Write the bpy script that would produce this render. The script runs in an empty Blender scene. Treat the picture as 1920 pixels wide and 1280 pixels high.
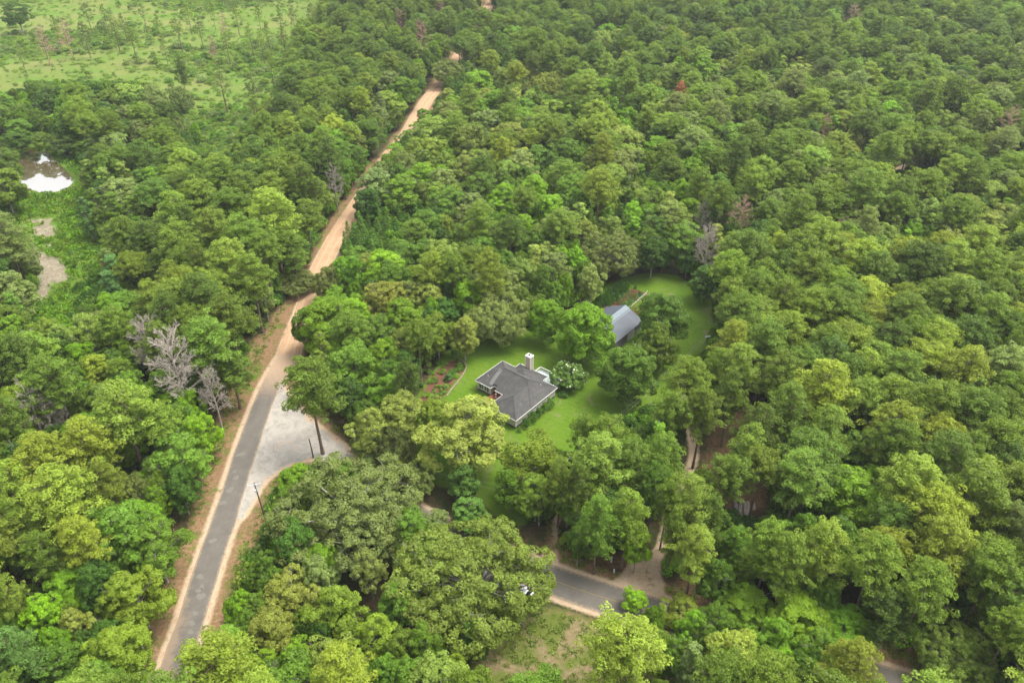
import bpy, bmesh, math, random
import numpy as np
from mathutils import Vector, Matrix
rnd = random.Random(7); nr = np.random.default_rng(11)
R_ = math.radians
SC = bpy.context.scene; COL = SC.collection

# ------------------------------------------------------------------ camera
CAM_H, FPX, PITCH = 117.0, 1500.0, math.atan(1040 / 1500)
cd = bpy.data.cameras.new("camera"); cam = bpy.data.objects.new("camera", cd); COL.objects.link(cam)
cam.location = (0, 0, CAM_H); cam.rotation_euler = (R_(90) - PITCH, 0, 0)
cd.sensor_width = 36; cd.lens = 36 * FPX / 1920; cd.clip_start = 1; cd.clip_end = 20000
SC.camera = cam

# ------------------------------------------------------------------ sky, sun, exposure
SUN_EL, SUN_AZ = R_(66), R_(80)          # azimuth measured from +Y (view direction) towards +X
w = bpy.data.worlds.new("World"); SC.world = w; w.use_nodes = True
nt = w.node_tree; nt.nodes.clear()
sky = nt.nodes.new("ShaderNodeTexSky"); sky.sky_type = 'NISHITA'; sky.sun_disc = False
sky.sun_elevation = SUN_EL; sky.sun_rotation = SUN_AZ; sky.air_density = 1.0; sky.dust_density = 4.0
hs = nt.nodes.new("ShaderNodeHueSaturation"); hs.inputs['Saturation'].default_value = 0.12; hs.inputs['Value'].default_value = 1.5
bg = nt.nodes.new("ShaderNodeBackground"); bg.inputs[1].default_value = 0.15
ow = nt.nodes.new("ShaderNodeOutputWorld")
nt.links.new(sky.outputs[0], hs.inputs['Color']); nt.links.new(hs.outputs[0], bg.inputs[0]); nt.links.new(bg.outputs[0], ow.inputs[0])
sd = bpy.data.lights.new("sun", 'SUN'); sd.energy = 1.9; sd.angle = R_(26); sd.color = (1.0, 0.94, 0.82)
so = bpy.data.objects.new("sun", sd); COL.objects.link(so)
so.rotation_euler = Vector((math.sin(SUN_AZ) * math.cos(SUN_EL), math.cos(SUN_AZ) * math.cos(SUN_EL), math.sin(SUN_EL))).to_track_quat('Z', 'Y').to_euler()
SC.view_settings.view_transform = 'Standard'; SC.view_settings.look = 'None'
SC.view_settings.exposure = 1.10; SC.view_settings.gamma = 1.0
cy = SC.cycles
cy.max_bounces = 5; cy.diffuse_bounces = 4; cy.glossy_bounces = 2; cy.transmission_bounces = 3; cy.volume_bounces = 0
cy.transparent_max_bounces = 4; cy.use_denoising = True
try: cy.denoiser = 'OPENIMAGEDENOISE'; cy.denoising_input_passes = 'RGB_ALBEDO_NORMAL'
except Exception: pass

# ------------------------------------------------------------------ geometry of the view (photo pixels, 1920 wide <-> metres)
CP, SP = math.cos(PITCH), math.sin(PITCH)
def G(u, v, z=0.0):
    dx = (u - 960) / FPX; dy = (v - 640) / FPX
    t = (CAM_H - z) / (SP + dy * CP)
    return (t * dx, t * (CP - dy * SP))
def depth_of(u, v, z=0.0): return (CAM_H - z) / (SP + (v - 640) / FPX * CP)
def PX(x, y, z=0.0):
    h = CAM_H - z
    t = y * CP + h * SP
    dy = (h * CP - y * SP) / t
    return (960 + FPX * x / t, 640 + FPX * dy, t)
def GL(pts, z=0.0): return np.array([G(u, v, z) for u, v in pts])

def inside(poly, x, y):
    """poly (n,2), x,y arrays -> bool"""
    poly = np.asarray(poly, float); x = np.asarray(x, float); y = np.asarray(y, float)
    r = np.zeros(x.shape, bool); n = len(poly); j = n - 1
    for i in range(n):
        xi, yi = poly[i]; xj, yj = poly[j]
        if yi != yj:
            c = ((yi > y) != (yj > y)) & (x < (xj - xi) * (y - yi) / (yj - yi) + xi)
            r ^= c
        j = i
    return r
def segdist(P, x, y, closed=False):
    P = np.asarray(P, float); d = np.full(np.shape(x), 1e9); n = len(P)
    for i in range(n if closed else n - 1):
        a = P[i]; b = P[(i + 1) % n]; ab = b - a; L = (ab ** 2).sum() + 1e-9
        t = np.clip(((x - a[0]) * ab[0] + (y - a[1]) * ab[1]) / L, 0, 1)
        d = np.minimum(d, np.hypot(x - a[0] - t * ab[0], y - a[1] - t * ab[1]))
    return d
def sdf(poly, x, y):
    d = segdist(poly, x, y, True)
    return np.where(inside(poly, x, y), d, -d)
def smooth(P, n=3):
    P = np.asarray(P, float)
    for _ in range(n):
        Q = [P[0]]
        for a, b in zip(P[:-1], P[1:]): Q += [a * .75 + b * .25, a * .25 + b * .75]
        Q.append(P[-1]); P = np.array(Q)
    return P

# ------------------------------------------------------------------ properties and mesh helpers
def tag(o, label=None, cat=None, group=None, kind=None):
    if label: o["label"] = label
    if cat: o["category"] = cat
    if group: o["group"] = group
    if kind: o["kind"] = kind
    return o
def empty(name, loc, rz=0.0, sc=(1, 1, 1)):
    o = bpy.data.objects.new(name, None); COL.objects.link(o); o.location = loc; o.rotation_euler = (0, 0, rz); o.scale = sc
    o.empty_display_size = 0.5
    return o
def link(name, me, mat=None, parent=None):
    o = bpy.data.objects.new(name, me); COL.objects.link(o)
    if mat is not None: me.materials.append(mat)
    if parent is not None: o.parent = parent
    return o
def mesh_np(name, V, Fq, nv=4, attrs=None, smooth_=False):
    """fast mesh: V (n,3), Fq (m,nv)"""
    V = np.asarray(V, np.float32); Fq = np.asarray(Fq, np.int32)
    me = bpy.data.meshes.new(name); me.vertices.add(len(V)); me.vertices.foreach_set("co", V.ravel())
    m = len(Fq); me.loops.add(m * nv); me.loops.foreach_set("vertex_index", Fq.ravel())
    me.polygons.add(m); me.polygons.foreach_set("loop_start", np.arange(0, m * nv, nv, dtype=np.int32))
    for k, (dom, arr) in (attrs or {}).items():
        a = me.attributes.new(k, 'FLOAT', dom); a.data.foreach_set("value", np.asarray(arr, np.float32))
    me.update(calc_edges=True); me.validate()
    if smooth_: me.polygons.foreach_set("use_smooth", np.ones(m, bool))
    return me
class MB:
    """collects boxes, tubes, prisms; build() links them as ONE mesh object"""
    def __init__(s): s.v = []; s.f = []; s.m = []
    def add(s, vs, fs, mi=0):
        b = len(s.v); s.v += [tuple(map(float, p)) for p in vs]; s.f += [tuple(i + b for i in f) for f in fs]; s.m += [mi] * len(fs); return s
    def box(s, c, d, rz=0.0, mi=0):
        x, y, z = d[0] / 2, d[1] / 2, d[2] / 2; cc, ss = math.cos(rz), math.sin(rz)
        vs = [(c[0] + a * cc - b * ss, c[1] + a * ss + b * cc, c[2] + e) for a, b, e in
              [(-x, -y, -z), (x, -y, -z), (x, y, -z), (-x, y, -z), (-x, -y, z), (x, -y, z), (x, y, z), (-x, y, z)]]
        return s.add(vs, [(0, 3, 2, 1), (4, 5, 6, 7), (0, 1, 5, 4), (1, 2, 6, 5), (2, 3, 7, 6), (3, 0, 4, 7)], mi)
    def bb(s, x0, x1, y0, y1, z0, z1, mi=0): return s.box(((x0 + x1) / 2, (y0 + y1) / 2, (z0 + z1) / 2), (x1 - x0, y1 - y0, z1 - z0), 0, mi)
    def tube(s, pts, rad, n=6, mi=0, cap=True):
        pts = [Vector(p) for p in pts]; rs = rad if hasattr(rad, '__len__') else [rad] * len(pts)
        rings = []; up = Vector((0.13, 0.27, 1)).normalized()
        for i, p in enumerate(pts):
            d = (pts[min(i + 1, len(pts) - 1)] - pts[max(i - 1, 0)])
            d = d.normalized() if d.length > 1e-6 else Vector((0, 0, 1))
            a = d.cross(up)
            if a.length < .05: a = d.cross(Vector((1, 0, 0)))
            a.normalize(); b = d.cross(a)
            rings.append([p + (a * math.cos(k * 2 * math.pi / n) + b * math.sin(k * 2 * math.pi / n)) * rs[i] for k in range(n)])
        vs = [q for r in rings for q in r]; fs = []
        for i in range(len(pts) - 1):
            for k in range(n):
                fs.append((i * n + k, i * n + (k + 1) % n, (i + 1) * n + (k + 1) % n, (i + 1) * n + k))
        if cap: fs.append(tuple(range(n))); fs.append(tuple((len(pts) - 1) * n + k for k in reversed(range(n))))
        return s.add(vs, fs, mi)
    def build(s, name, mat, parent=None, smooth_=False):
        me = bpy.data.meshes.new(name); me.from_pydata(s.v, [], s.f)
        mats = mat if isinstance(mat, (list, tuple)) else [mat]
        for m in mats: me.materials.append(m)
        me.polygons.foreach_set("material_index", s.m)
        if smooth_: me.polygons.foreach_set("use_smooth", [True] * len(s.f))
        me.update(); o = bpy.data.objects.new(name, me); COL.objects.link(o)
        if parent is not None: o.parent = parent
        return o

# ------------------------------------------------------------------ material helpers
class NT:
    def __init__(s, name):
        s.m = bpy.data.materials.new(name); s.m.use_nodes = True; s.t = s.m.node_tree; s.t.nodes.clear()
        s.out = s.t.nodes.new("ShaderNodeOutputMaterial")
    def n(s, typ, **kw):
        nd = s.t.nodes.new(typ)
        for k, v in kw.items(): setattr(nd, k, v)
        return nd
    def l(s, a, b): s.t.links.new(a, b)
    def val(s, inp, v):
        if hasattr(v, 'is_linked') or hasattr(v, 'links'): s.l(v, inp)
        else:
            if hasattr(v, '__len__') and len(v) == 3 and inp.type == 'RGBA': v = (*v, 1)
            inp.default_value = v
    def noise(s, scale, detail=4, rough=.55, vec=None, dist=0.0, out=0):
        nd = s.n("ShaderNodeTexNoise"); nd.inputs['Scale'].default_value = scale; nd.inputs['Detail'].default_value = detail
        nd.inputs['Roughness'].default_value = rough; nd.inputs['Distortion'].default_value = dist
        if vec is not None: s.l(vec, nd.inputs['Vector'])
        return nd.outputs[out]
    def math(s, op, a, b=0.0, c=None, clamp=False):
        nd = s.n("ShaderNodeMath", operation=op, use_clamp=clamp); s.val(nd.inputs[0], a); s.val(nd.inputs[1], b)
        if c is not None: s.val(nd.inputs[2], c)
        return nd.outputs[0]
    def mapr(s, v, a, b, c=0.0, d=1.0):
        nd = s.n("ShaderNodeMapRange"); s.val(nd.inputs[0], v)
        for i, x in zip((1, 2, 3, 4), (a, b, c, d)): s.val(nd.inputs[i], x)
        return nd.outputs[0]
    def mix(s, f, a, b, mode='MIX'):
        nd = s.n("ShaderNodeMix", data_type='RGBA', blend_type=mode); s.val(nd.inputs[0], f); s.val(nd.inputs[6], a); s.val(nd.inputs[7], b)
        return nd.outputs[2]
    def attr(s, name, typ='GEOMETRY', out='Fac'):
        nd = s.n("ShaderNodeAttribute", attribute_name=name, attribute_type=typ); return nd.outputs[out]
    def pos(s): return s.n("ShaderNodeNewGeometry").outputs['Position']
    def obj(s): return s.n("ShaderNodeTexCoord").outputs['Object']
    def principled(s, col, rough=.8, spec=.3, metal=0.0, bump=None, bstr=.3, bdist=.05):
        p = s.n("ShaderNodeBsdfPrincipled"); s.val(p.inputs['Base Color'], col); s.val(p.inputs['Roughness'], rough)
        p.inputs['Specular IOR Level'].default_value = spec; p.inputs['Metallic'].default_value = metal
        if bump is not None:
            b = s.n("ShaderNodeBump"); b.inputs['Strength'].default_value = bstr; b.inputs['Distance'].default_value = bdist
            s.l(bump, b.inputs['Height']); s.l(b.outputs[0], p.inputs['Normal'])
        s.l(p.outputs[0], s.out.inputs[0]); return s.m
def simple(name, col, rough=.7, var=.15, scale=1.5, spec=.3, metal=0.0, col2=None):
    s = NT(name); n = s.noise(scale, 5, .6, s.obj())
    c = s.mix(s.mapr(n, .3, .7), tuple(x * (1 - var) for x in col), col2 or tuple(min(1, x * (1 + var)) for x in col))
    return s.principled(c, rough, spec, metal, n, .2, .03)

# ------------------------------------------------------------------ map of the place (read off the photo, laid on the ground plane)
PAVED = GL([(296, 1330), (352, 1186), (388, 1065), (428, 951), (459, 850), (488, 768), (510, 715), (541, 664)])
DIRT = GL([(537, 675), (549, 640), (566, 598), (585, 545), (606, 490), (634, 440), (667, 390), (691, 353), (720, 302), (760, 258), (782, 218), (800, 188), (822, 161),
           (850, 120), (880, 75), (903, 40), (920, 0)]).tolist()
DIRT.append([DIRT[-1][0] + 25, DIRT[-1][1] + 160]); DIRT = smooth(np.array(DIRT), 3); PAVED = smooth(PAVED, 2)
BRANCH = smooth(GL([(652, 884), (690, 912), (760, 965), (900, 1035), (1035, 1088), (1130, 1120), (1240, 1152), (1345, 1185), (1470, 1222), (1600, 1262), (1760, 1310)]), 2)
APRON = GL([(524, 712), (545, 745), (575, 783), (612, 812), (648, 838), (662, 856), (620, 866), (585, 858), (545, 868), (515, 884), (490, 908), (470, 945), (450, 975), (440, 960), (475, 845), (503, 765)])
DRIVE = smooth(GL([(1195, 1112), (1222, 1070), (1243, 1020), (1256, 965), (1275, 915), (1300, 868), (1302, 835), (1290, 790), (1285, 740), (1278, 712)]), 2)
PATH = smooth(GL([(1042, 1058), (1037, 1020), (1040, 975), (1062, 952), (1100, 935), (1140, 920)]), 2)
TRACK = smooth(GL([(1560, 450), (1566, 425), (1580, 405), (1600, 388), (1635, 350), (1668, 330), (1690, 317), (1715, 305), (1760, 285), (1850, 255), (1990, 225)]), 2)
POND = smooth(GL([(-30, 262), (10, 266), (45, 272), (80, 281), (100, 295), (116, 310), (142, 336), (132, 350), (108, 360), (78, 362), (50, 352), (30, 345), (0, 345), (-60, 335), (-60, 280), (-30, 262)]), 2)
MUD = [GL([(60, 455), (75, 470), (95, 480), (118, 490), (132, 520), (118, 530), (98, 533), (90, 545), (85, 560), (68, 565), (72, 535), (74, 510), (66, 490), (58, 475)]),
       GL([(60, 425), (90, 420), (110, 428), (105, 442), (80, 446), (64, 438)]), GL([(40, 405), (60, 412), (100, 410), (92, 420), (62, 418)]),
       GL([(78, 458), (110, 455), (104, 464), (82, 468)])]
LAWN = GL([(770, 760), (800, 715), (835, 660), (880, 640), (1000, 615), (1060, 585), (1120, 545), (1170, 520), (1200, 512), (1270, 515), (1312, 535), (1338, 570), (1340, 610), (1310, 660), (1270, 720),
           (1255, 770), (1180, 800), (1110, 830), (1070, 870), (1020, 930), (985, 985), (950, 985), (880, 930), (830, 915), (785, 880), (760, 860)])
VERGE = GL([(225, 1330), (262, 1190), (312, 1085), (352, 990), (385, 890), (400, 820), (425, 740), (470, 640), (540, 555), (598, 445), (650, 365), (700, 300), (750, 240), (800, 165), (870, 60), (900, -10), (935, -10),
            (905, 60), (830, 180), (780, 260), (715, 340), (690, 390), (650, 455), (610, 540), (590, 610), (570, 690), (600, 760), (660, 830), (680, 870), (560, 880), (520, 940), (490, 1040), (440, 1110), (395, 1210), (340, 1330)])
VERGE2 = GL([(1020, 1140), (1130, 1165), (1250, 1190), (1500, 1270), (1560, 1330), (1300, 1330), (1110, 1330), (840, 1330), (880, 1250), (900, 1200), (960, 1120)])
VERGE3 = GL([(1025, 950), (1050, 1000), (1075, 1040), (1140, 1072), (1215, 1085), (1290, 1110), (1640, 1200), (1760, 1235), (1860, 1290), (1860, 1330), (1650, 1310), (1440, 1240), (1200, 1150), (1020, 1080)])
FIELD = GL([(-200, -10), (640, -10), (600, 60), (560, 120), (520, 180), (470, 250), (440, 330), (400, 330), (340, 250), (280, 200), (130, 170), (60, 190), (-200, 210)])
MEADOW_PALE = GL([(20, -8), (75, -10), (80, 25), (30, 32)])
WET = GL([(-80, 255), (90, 262), (150, 300), (190, 380), (200, 440), (185, 500), (165, 560), (150, 600), (40, 620), (20, 520), (10, 400), (30, 370), (70, 350), (0, 350), (-80, 340)])
STRAW = [GL([(1545, 945), (1650, 935), (1700, 1010), (1560, 1010)]), GL([(1390, 730), (1440, 780), (1460, 900), (1440, 960), (1330, 960), (1310, 850), (1340, 780)]),
         GL([(730, 1060), (780, 1090), (850, 1170), (860, 1260), (800, 1240), (770, 1180), (720, 1110)]), GL([(1055, 1010), (1200, 1050), (1180, 1080), (1090, 1050)]),
         GL([(1270, 1080), (1340, 1090), (1330, 1140), (1270, 1120)]), GL([(1620, 1195), (1740, 1230), (1700, 1260), (1620, 1225)]), GL([(1240, 640), (1300, 660), (1290, 760), (1230, 780)])]
MULCH = [GL([(790, 742), (812, 700), (842, 676), (868, 676), (874, 690), (850, 718), (820, 760), (795, 775), (770, 775)])]
TILLED = GL([(1125, 576), (1160, 545), (1178, 540), (1210, 548), (1222, 556), (1190, 600)])

def edges(lo, hi, step, far):
    a = np.arange(lo, hi + .1, step)
    return np.concatenate([[lo - f for f in far[::-1]], a, [hi + f for f in far]])
gx = edges(-430, 430, 1.6, [25, 80, 250, 900, 3000]); gy = edges(38, 640, 1.6, [25, 80, 250, 900, 3000])
XX, YY = np.meshgrid(gx, gy); X = XX.ravel(); Y = YY.ravel()
def cl(d, m=9): return np.clip(d, -m, m)
wob = (np.sin(X * .31 + 1.3 * np.sin(Y * .13)) + np.sin(Y * .27 + 1.7 * np.sin(X * .17))) * .5
A = {}
A['lawn'] = cl(sdf(LAWN, X, Y) + wob * 1.0)
A['verge'] = cl(np.maximum.reduce([sdf(VERGE, X, Y), sdf(VERGE2, X, Y), sdf(VERGE3, X, Y)]) + wob * .8)
A['tan'] = cl(sdf(VERGE2, X, Y) + wob * .6)
A['field'] = cl(sdf(FIELD, X, Y) + wob * 3, 14)
A['wet'] = cl(sdf(WET, X, Y) + wob)
d_main = np.minimum(2.5 - segdist(PAVED, X, Y) + 1.05, 99)
sand = np.maximum.reduce([3.3 - segdist(PAVED, X, Y), 3.2 - segdist(DIRT, X, Y), 4.2 - segdist(BRANCH, X, Y), sdf(APRON, X, Y) + 1.0])
track_d = np.maximum.reduce([1.1 - segdist(DRIVE, X, Y), 0.6 - segdist(PATH, X, Y), 1.6 - segdist(TRACK, X, Y) + .4, sdf(GL([(1150, 1096), (1190, 1040), (1230, 1030), (1250, 1115), (1220, 1125)]), X, Y)])
A['sand'] = cl(np.maximum(sand, track_d))
A['mud'] = cl(np.maximum.reduce([sdf(m, X, Y) for m in MUD]) + wob * .5)
A['straw'] = cl(np.maximum.reduce([sdf(m, X, Y) for m in STRAW]) + wob)
A['mulch'] = cl(np.maximum(np.maximum.reduce([sdf(m, X, Y) for m in MULCH]), sdf(TILLED, X, Y)))
A['bank'] = cl(3.0 - segdist(PAVED, X, Y) + 3.0)
nx = len(gx); ny = len(gy)
Z = np.zeros_like(X)
Z += np.where(sdf(POND, X, Y) > 0, -1.2 * np.clip(sdf(POND, X, Y) / 3, 0, 1), 0)
idx = np.arange(nx * ny).reshape(ny, nx)
FQ = np.stack([idx[:-1, :-1], idx[:-1, 1:], idx[1:, 1:], idx[1:, :-1]], -1).reshape(-1, 4)
me = mesh_np("ground", np.stack([X, Y, Z], 1), FQ, 4, {k: ('POINT', v) for k, v in A.items()}, True)
s = NT("ground"); p = s.pos()
n1 = s.noise(.35, 6, .62, p); n2 = s.noise(1.6, 5, .65, p); n3 = s.noise(.06, 4, .5, p); n4 = s.noise(5.0, 3, .7, p); n5 = s.noise(.9, 6, .7, p, .8)
def band(name, amp=1.6, wid=.5, off=0.0):
    v = s.math('ADD', s.attr(name), s.math('MULTIPLY', s.math('SUBTRACT', n5, .5), amp * 3))
    v = s.math('ADD', v, s.math('MULTIPLY', s.math('SUBTRACT', n4, .5), amp * .8))
    return s.mapr(v, off - wid, off + wid)
c = s.mix(s.mapr(n2, .35, .62), (0.019, 0.026, 0.007), (0.071, 0.045, 0.024))
c = s.mix(s.mapr(n1, .48, .62), c, (0.022, 0.037, 0.009))
fieldc = s.mix(s.mapr(n1, .38, .58), (.088, .140, .018), (.138, .155, .040)); big = s.noise(.035, 4, .6, p, 1.0)
fieldc = s.mix(s.mapr(n3, .40, .58), fieldc, (.085, .148, .018)); fieldc = s.mix(s.mapr(n2, .46, .66), fieldc, (.055, .092, .018)); fieldc = s.mix(s.mapr(big, .47, .60, 0, .75), fieldc, s.mix(n2, (.150, .140, .055), (.120, .150, .032)))
c = s.mix(band('field', 3, 1.5), c, fieldc)
strawc = s.mix(s.mapr(n2, .35, .65), (0.065, 0.036, 0.019), (0.130, 0.084, 0.046)); strawc = s.mix(s.mapr(n1, .52, .7), strawc, (0.046, 0.065, 0.014))
c = s.mix(band('straw', 1.6, 1.2), c, strawc)
wetc = s.mix(s.mapr(n1, .35, .62), (0.046, 0.112, 0.011), (0.105, 0.143, 0.016)); wetc = s.mix(s.mapr(n2, .5, .7), wetc, (0.034, 0.077, 0.012))
c = s.mix(band('wet', 1.2, .8), c, wetc)
vc = s.mix(s.mapr(n2, .34, .64), (.125, .068, .036), (.200, .130, .070)); vc = s.mix(s.mapr(n1, .50, .64), vc, (.080, .085, .020))
vc = s.mix(s.mapr(s.noise(.22, 5, .6, p, 1.2), .55, .66), vc, (.080, .120, .014)); vc = s.mix(s.mapr(s.noise(2.4, 5, .7, p, 1.2), .56, .70), vc, (.240, .175, .105))
c = s.mix(band('verge', 1.0, .7), c, vc)
tc = s.mix(s.mapr(n2, .34, .64), (.120, .090, .042), (.185, .150, .082)); tc = s.mix(s.mapr(s.noise(.13, 5, .6, p, 1.0), .44, .56), tc, (.085, .105, .020)); tc = s.mix(s.mapr(n5, .52, .66), tc, (.060, .085, .014))
c = s.mix(band('tan', 1.0, .7), c, tc)
lc = s.mix(s.mapr(n1, .3, .68), (.044, .108, .005), (.066, .142, .007)); lc = s.mix(s.mapr(n3, .42, .62), lc, (.082, .148, .010)); lc = s.mix(s.mapr(n4, .4, .75, 0, .7), lc, (.030, .070, .006))
lc = s.mix(s.mapr(s.noise(.35, 6, .75, p, 1.5), .50, .62, 0, .9), lc, (.088, .135, .016)); lc = s.mix(s.mapr(s.noise(1.1, 5, .75, p, .8), .52, .66, 0, .85), lc, (.036, .082, .006))
wv = s.n("ShaderNodeTexWave", wave_type='BANDS'); wv.inputs['Scale'].default_value = .22; wv.inputs['Distortion'].default_value = 2.5; wv.inputs['Detail'].default_value = 2
mp = s.n("ShaderNodeMapping"); mp.inputs['Rotation'].default_value = (0, 0, R_(-62)); s.l(p, mp.inputs[0]); s.l(mp.outputs[0], wv.inputs[0])
lc = s.mix(s.math('MULTIPLY', wv.outputs['Fac'], .4), lc, (0.093, 0.133, 0.012))
bare = s.mapr(s.noise(.22, 6, .65, p, 1.0), .575, .68)
lc = s.mix(s.math('MULTIPLY', bare, .7), lc, (0.143, 0.124, 0.068))
c = s.mix(band('lawn', .5, .5), c, lc)
c = s.mix(band('mulch', .3, .25), c, s.mix(n2, (0.081, 0.037, 0.022), (0.136, 0.068, 0.043)))
sandc = s.mix(s.mapr(n2, .3, .7), (0.310, 0.223, 0.143), (0.372, 0.298, 0.211)); sandc = s.mix(s.mapr(n5, .52, .72), sandc, (0.273, 0.155, 0.081)); sandc = s.mix(s.mapr(n1, .58, .72), sandc, (0.130, 0.105, 0.046))
c = s.mix(band('sand', .42, .3), c, sandc)
mudc = s.mix(s.mapr(n1, .35, .65), (.150, .118, .082), (.215, .185, .140)); mudc = s.mix(s.mapr(s.noise(.7, 5, .7, p, 2.5), .56, .66), mudc, (.34, .30, .24)); mudc = s.mix(s.mapr(n5, .56, .62), mudc, (.07, .12, .018))
c = s.mix(band('mud', 2.0, .3), c, mudc)
GROUND_M = s.principled(c, .95, .1, 0, n4, .5, .12)
me.materials.append(GROUND_M)
ground = bpy.data.objects.new("ground", me); COL.objects.link(ground); tag(ground, kind='structure')

def strip(name, P, half, z, mat, jit=0.0, seed=1, step=1.2):
    P = np.asarray(P, float); seg = np.hypot(*(P[1:] - P[:-1]).T); L = np.concatenate([[0], np.cumsum(seg)])
    n = max(2, int(L[-1] / step)); tt = np.linspace(0, L[-1], n)
    c_ = np.stack([np.interp(tt, L, P[:, 0]), np.interp(tt, L, P[:, 1])], 1)
    d = np.gradient(c_, axis=0); d /= np.linalg.norm(d, axis=1)[:, None] + 1e-9; nn = np.stack([-d[:, 1], d[:, 0]], 1)
    g = np.random.default_rng(seed); K = 8
    def jj():
        a = g.normal(0, 1, n); k = np.array([.15, .2, .3, .2, .15]); return np.convolve(a, k, 'same') * jit
    hl = half + jj(); hr = half + jj()
    V = []; U = []
    for k in range(K + 1):
        f = k / K; off = (-hr * (1 - f) + hl * f)
        V.append(np.column_stack([c_ + nn * off[:, None], np.full(n, z) + .06 * (1 - (2 * f - 1) ** 2)])); U.append(np.full(n, (2 * f - 1)))
    V = np.concatenate(V); U = np.concatenate(U); T = np.tile(tt, K + 1)
    F_ = [(k * n + i, k * n + i + 1, (k + 1) * n + i + 1, (k + 1) * n + i) for k in range(K) for i in range(n - 1)]
    F_ = np.array(F_)[:, ::-1]
    me = mesh_np(name, V, F_, 4, {'across': ('POINT', U), 'along': ('POINT', T)}, True)
    return tag(link(name, me, mat), kind='structure')
# asphalt: grey, worn wheel tracks, sandy film on the edges, pale round patches
def asphalt(name, line=False, patches=True):
    s = NT(name); p = s.pos(); a = s.attr('across'); t = s.attr('along')
    n1 = s.noise(.5, 5, .6, p); n2 = s.noise(14, 3, .7, p); n3 = s.noise(2.2, 5, .7, p)
    c = s.mix(s.mapr(n1, .3, .7), (.096, .085, .071), (.128, .114, .095)); c = s.mix(s.math('MULTIPLY', n2, .35), c, (0.062, 0.059, 0.053))
    wheel = s.mapr(s.math('ABSOLUTE', s.math('SUBTRACT', s.math('ABSOLUTE', a), .48)), .0, .22, 1, 0)
    c = s.mix(s.math('MULTIPLY', wheel, .25), c, (0.077, 0.074, 0.069))
    side = s.mapr(s.math('ADD', s.math('ABSOLUTE', a), s.math('MULTIPLY', s.math('SUBTRACT', n3, .5), .5)), .80, 1.02)
    c = s.mix(s.math('MULTIPLY', side, .85), c, (0.285, 0.211, 0.136))
    if patches:
        film = s.mapr(s.math('ADD', s.math('MULTIPLY', a, .55), s.math('ADD', s.mapr(t, 0, 30, .55, -.25), s.math('MULTIPLY', s.math('SUBTRACT', n1, .5), 1.2))), .25, .6)
        c = s.mix(s.math('MULTIPLY', film, .7), c, (0.205, 0.152, 0.102))
        far = s.mapr(s.math('ADD', t, s.math('MULTIPLY', s.math('SUBTRACT', n3, .5), 14)), 76, 88)
        c = s.mix(far, c, (0.310, 0.220, 0.146))
    if line:
        ln = s.math('LESS_THAN', s.math('ABSOLUTE', a), .017); wear = s.mapr(n3, .35, .55)
        c = s.mix(s.math('MULTIPLY', ln, s.mapr(n3, .35, .55, .15, .8)), c, (0.260, 0.174, 0.034))
    return s.principled(c, .85, .25, 0, n2, .3, .02)
road_m = asphalt("asphalt_main"); branch_m = asphalt("asphalt_branch", True, False)
main_road = strip("main_road", PAVED, 2.4, .05, road_m, .14, 3)
branch_road = strip("branch_road", BRANCH, 3.35, .045, branch_m, .06, 4)
s = NT("dirt"); p = s.pos(); a = s.attr('across'); n1 = s.noise(.4, 5, .6, p); n2 = s.noise(3, 6, .7, p); n4 = s.noise(11, 3, .7, p)
c = s.mix(s.mapr(n1, .3, .7), (.325, .205, .118), (.400, .285, .180)); c = s.mix(s.mapr(n2, .4, .75), c, (.270, .140, .070))
rut = s.mapr(s.math('ABSOLUTE', s.math('SUBTRACT', s.math('ABSOLUTE', s.math('ADD', a, s.math('MULTIPLY', s.math('SUBTRACT', n1, .5), .25))), .42)), 0, .14, 1, 0)
c = s.mix(s.math('MULTIPLY', rut, .5), c, (0.409, 0.322, 0.236)); c = s.mix(s.mapr(s.math('ADD', s.math('ABSOLUTE', a), s.math('MULTIPLY', s.math('SUBTRACT', n2, .5), .6)), .86, 1.05), c, (0.248, 0.146, 0.077))
dirt_m = s.principled(c, .95, .1, 0, n4, .5, .05)
dirt_road = strip("dirt_road", DIRT, 2.75, .035, dirt_m, .3, 5)
s = NT("gravel"); p = s.pos(); n1 = s.noise(.25, 5, .6, p, 1.5); n2 = s.noise(1.2, 6, .7, p, 1.0); n4 = s.noise(10, 3, .7, p)
c = s.mix(s.mapr(n1, .38, .62), (0.211, 0.195, 0.171), (0.310, 0.288, 0.254)); c = s.mix(s.mapr(n2, .5, .72), c, (0.372, 0.335, 0.285)); c = s.mix(s.math('MULTIPLY', n4, .4), c, (0.186, 0.167, 0.143))
c = s.mix(s.mapr(n1, .62, .72), c, (0.285, 0.186, 0.118))
apron_m = s.principled(c, .9, .15, 0, n4, .4, .03)
def sheet(name, P, z, mat, kind='structure', step=1.0, jit=.25, seed=2):
    """flat sheet over outline P, edge resampled and made ragged"""
    P = np.asarray(P); g = random.Random(seed); Q = []
    for a_, b_ in zip(P, np.roll(P, -1, 0)):
        n = max(1, int(np.hypot(*(b_ - a_)) / step))
        for k in range(n):
            q = a_ + (b_ - a_) * k / n; Q.append((q[0] + g.gauss(0, jit), q[1] + g.gauss(0, jit), z))
    bm = bmesh.new(); f = bm.faces.new([bm.verts.new(q) for q in Q])
    bmesh.ops.triangulate(bm, faces=[f]); bm.normal_update()
    if sum(f.normal.z for f in bm.faces) < 0: bmesh.ops.reverse_faces(bm, faces=bm.faces)
    me = bpy.data.meshes.new(name); bm.to_mesh(me); bm.free()
    return tag(link(name, me, mat), kind=kind)
apron = sheet("gravel_apron", APRON, .028, apron_m)
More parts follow.
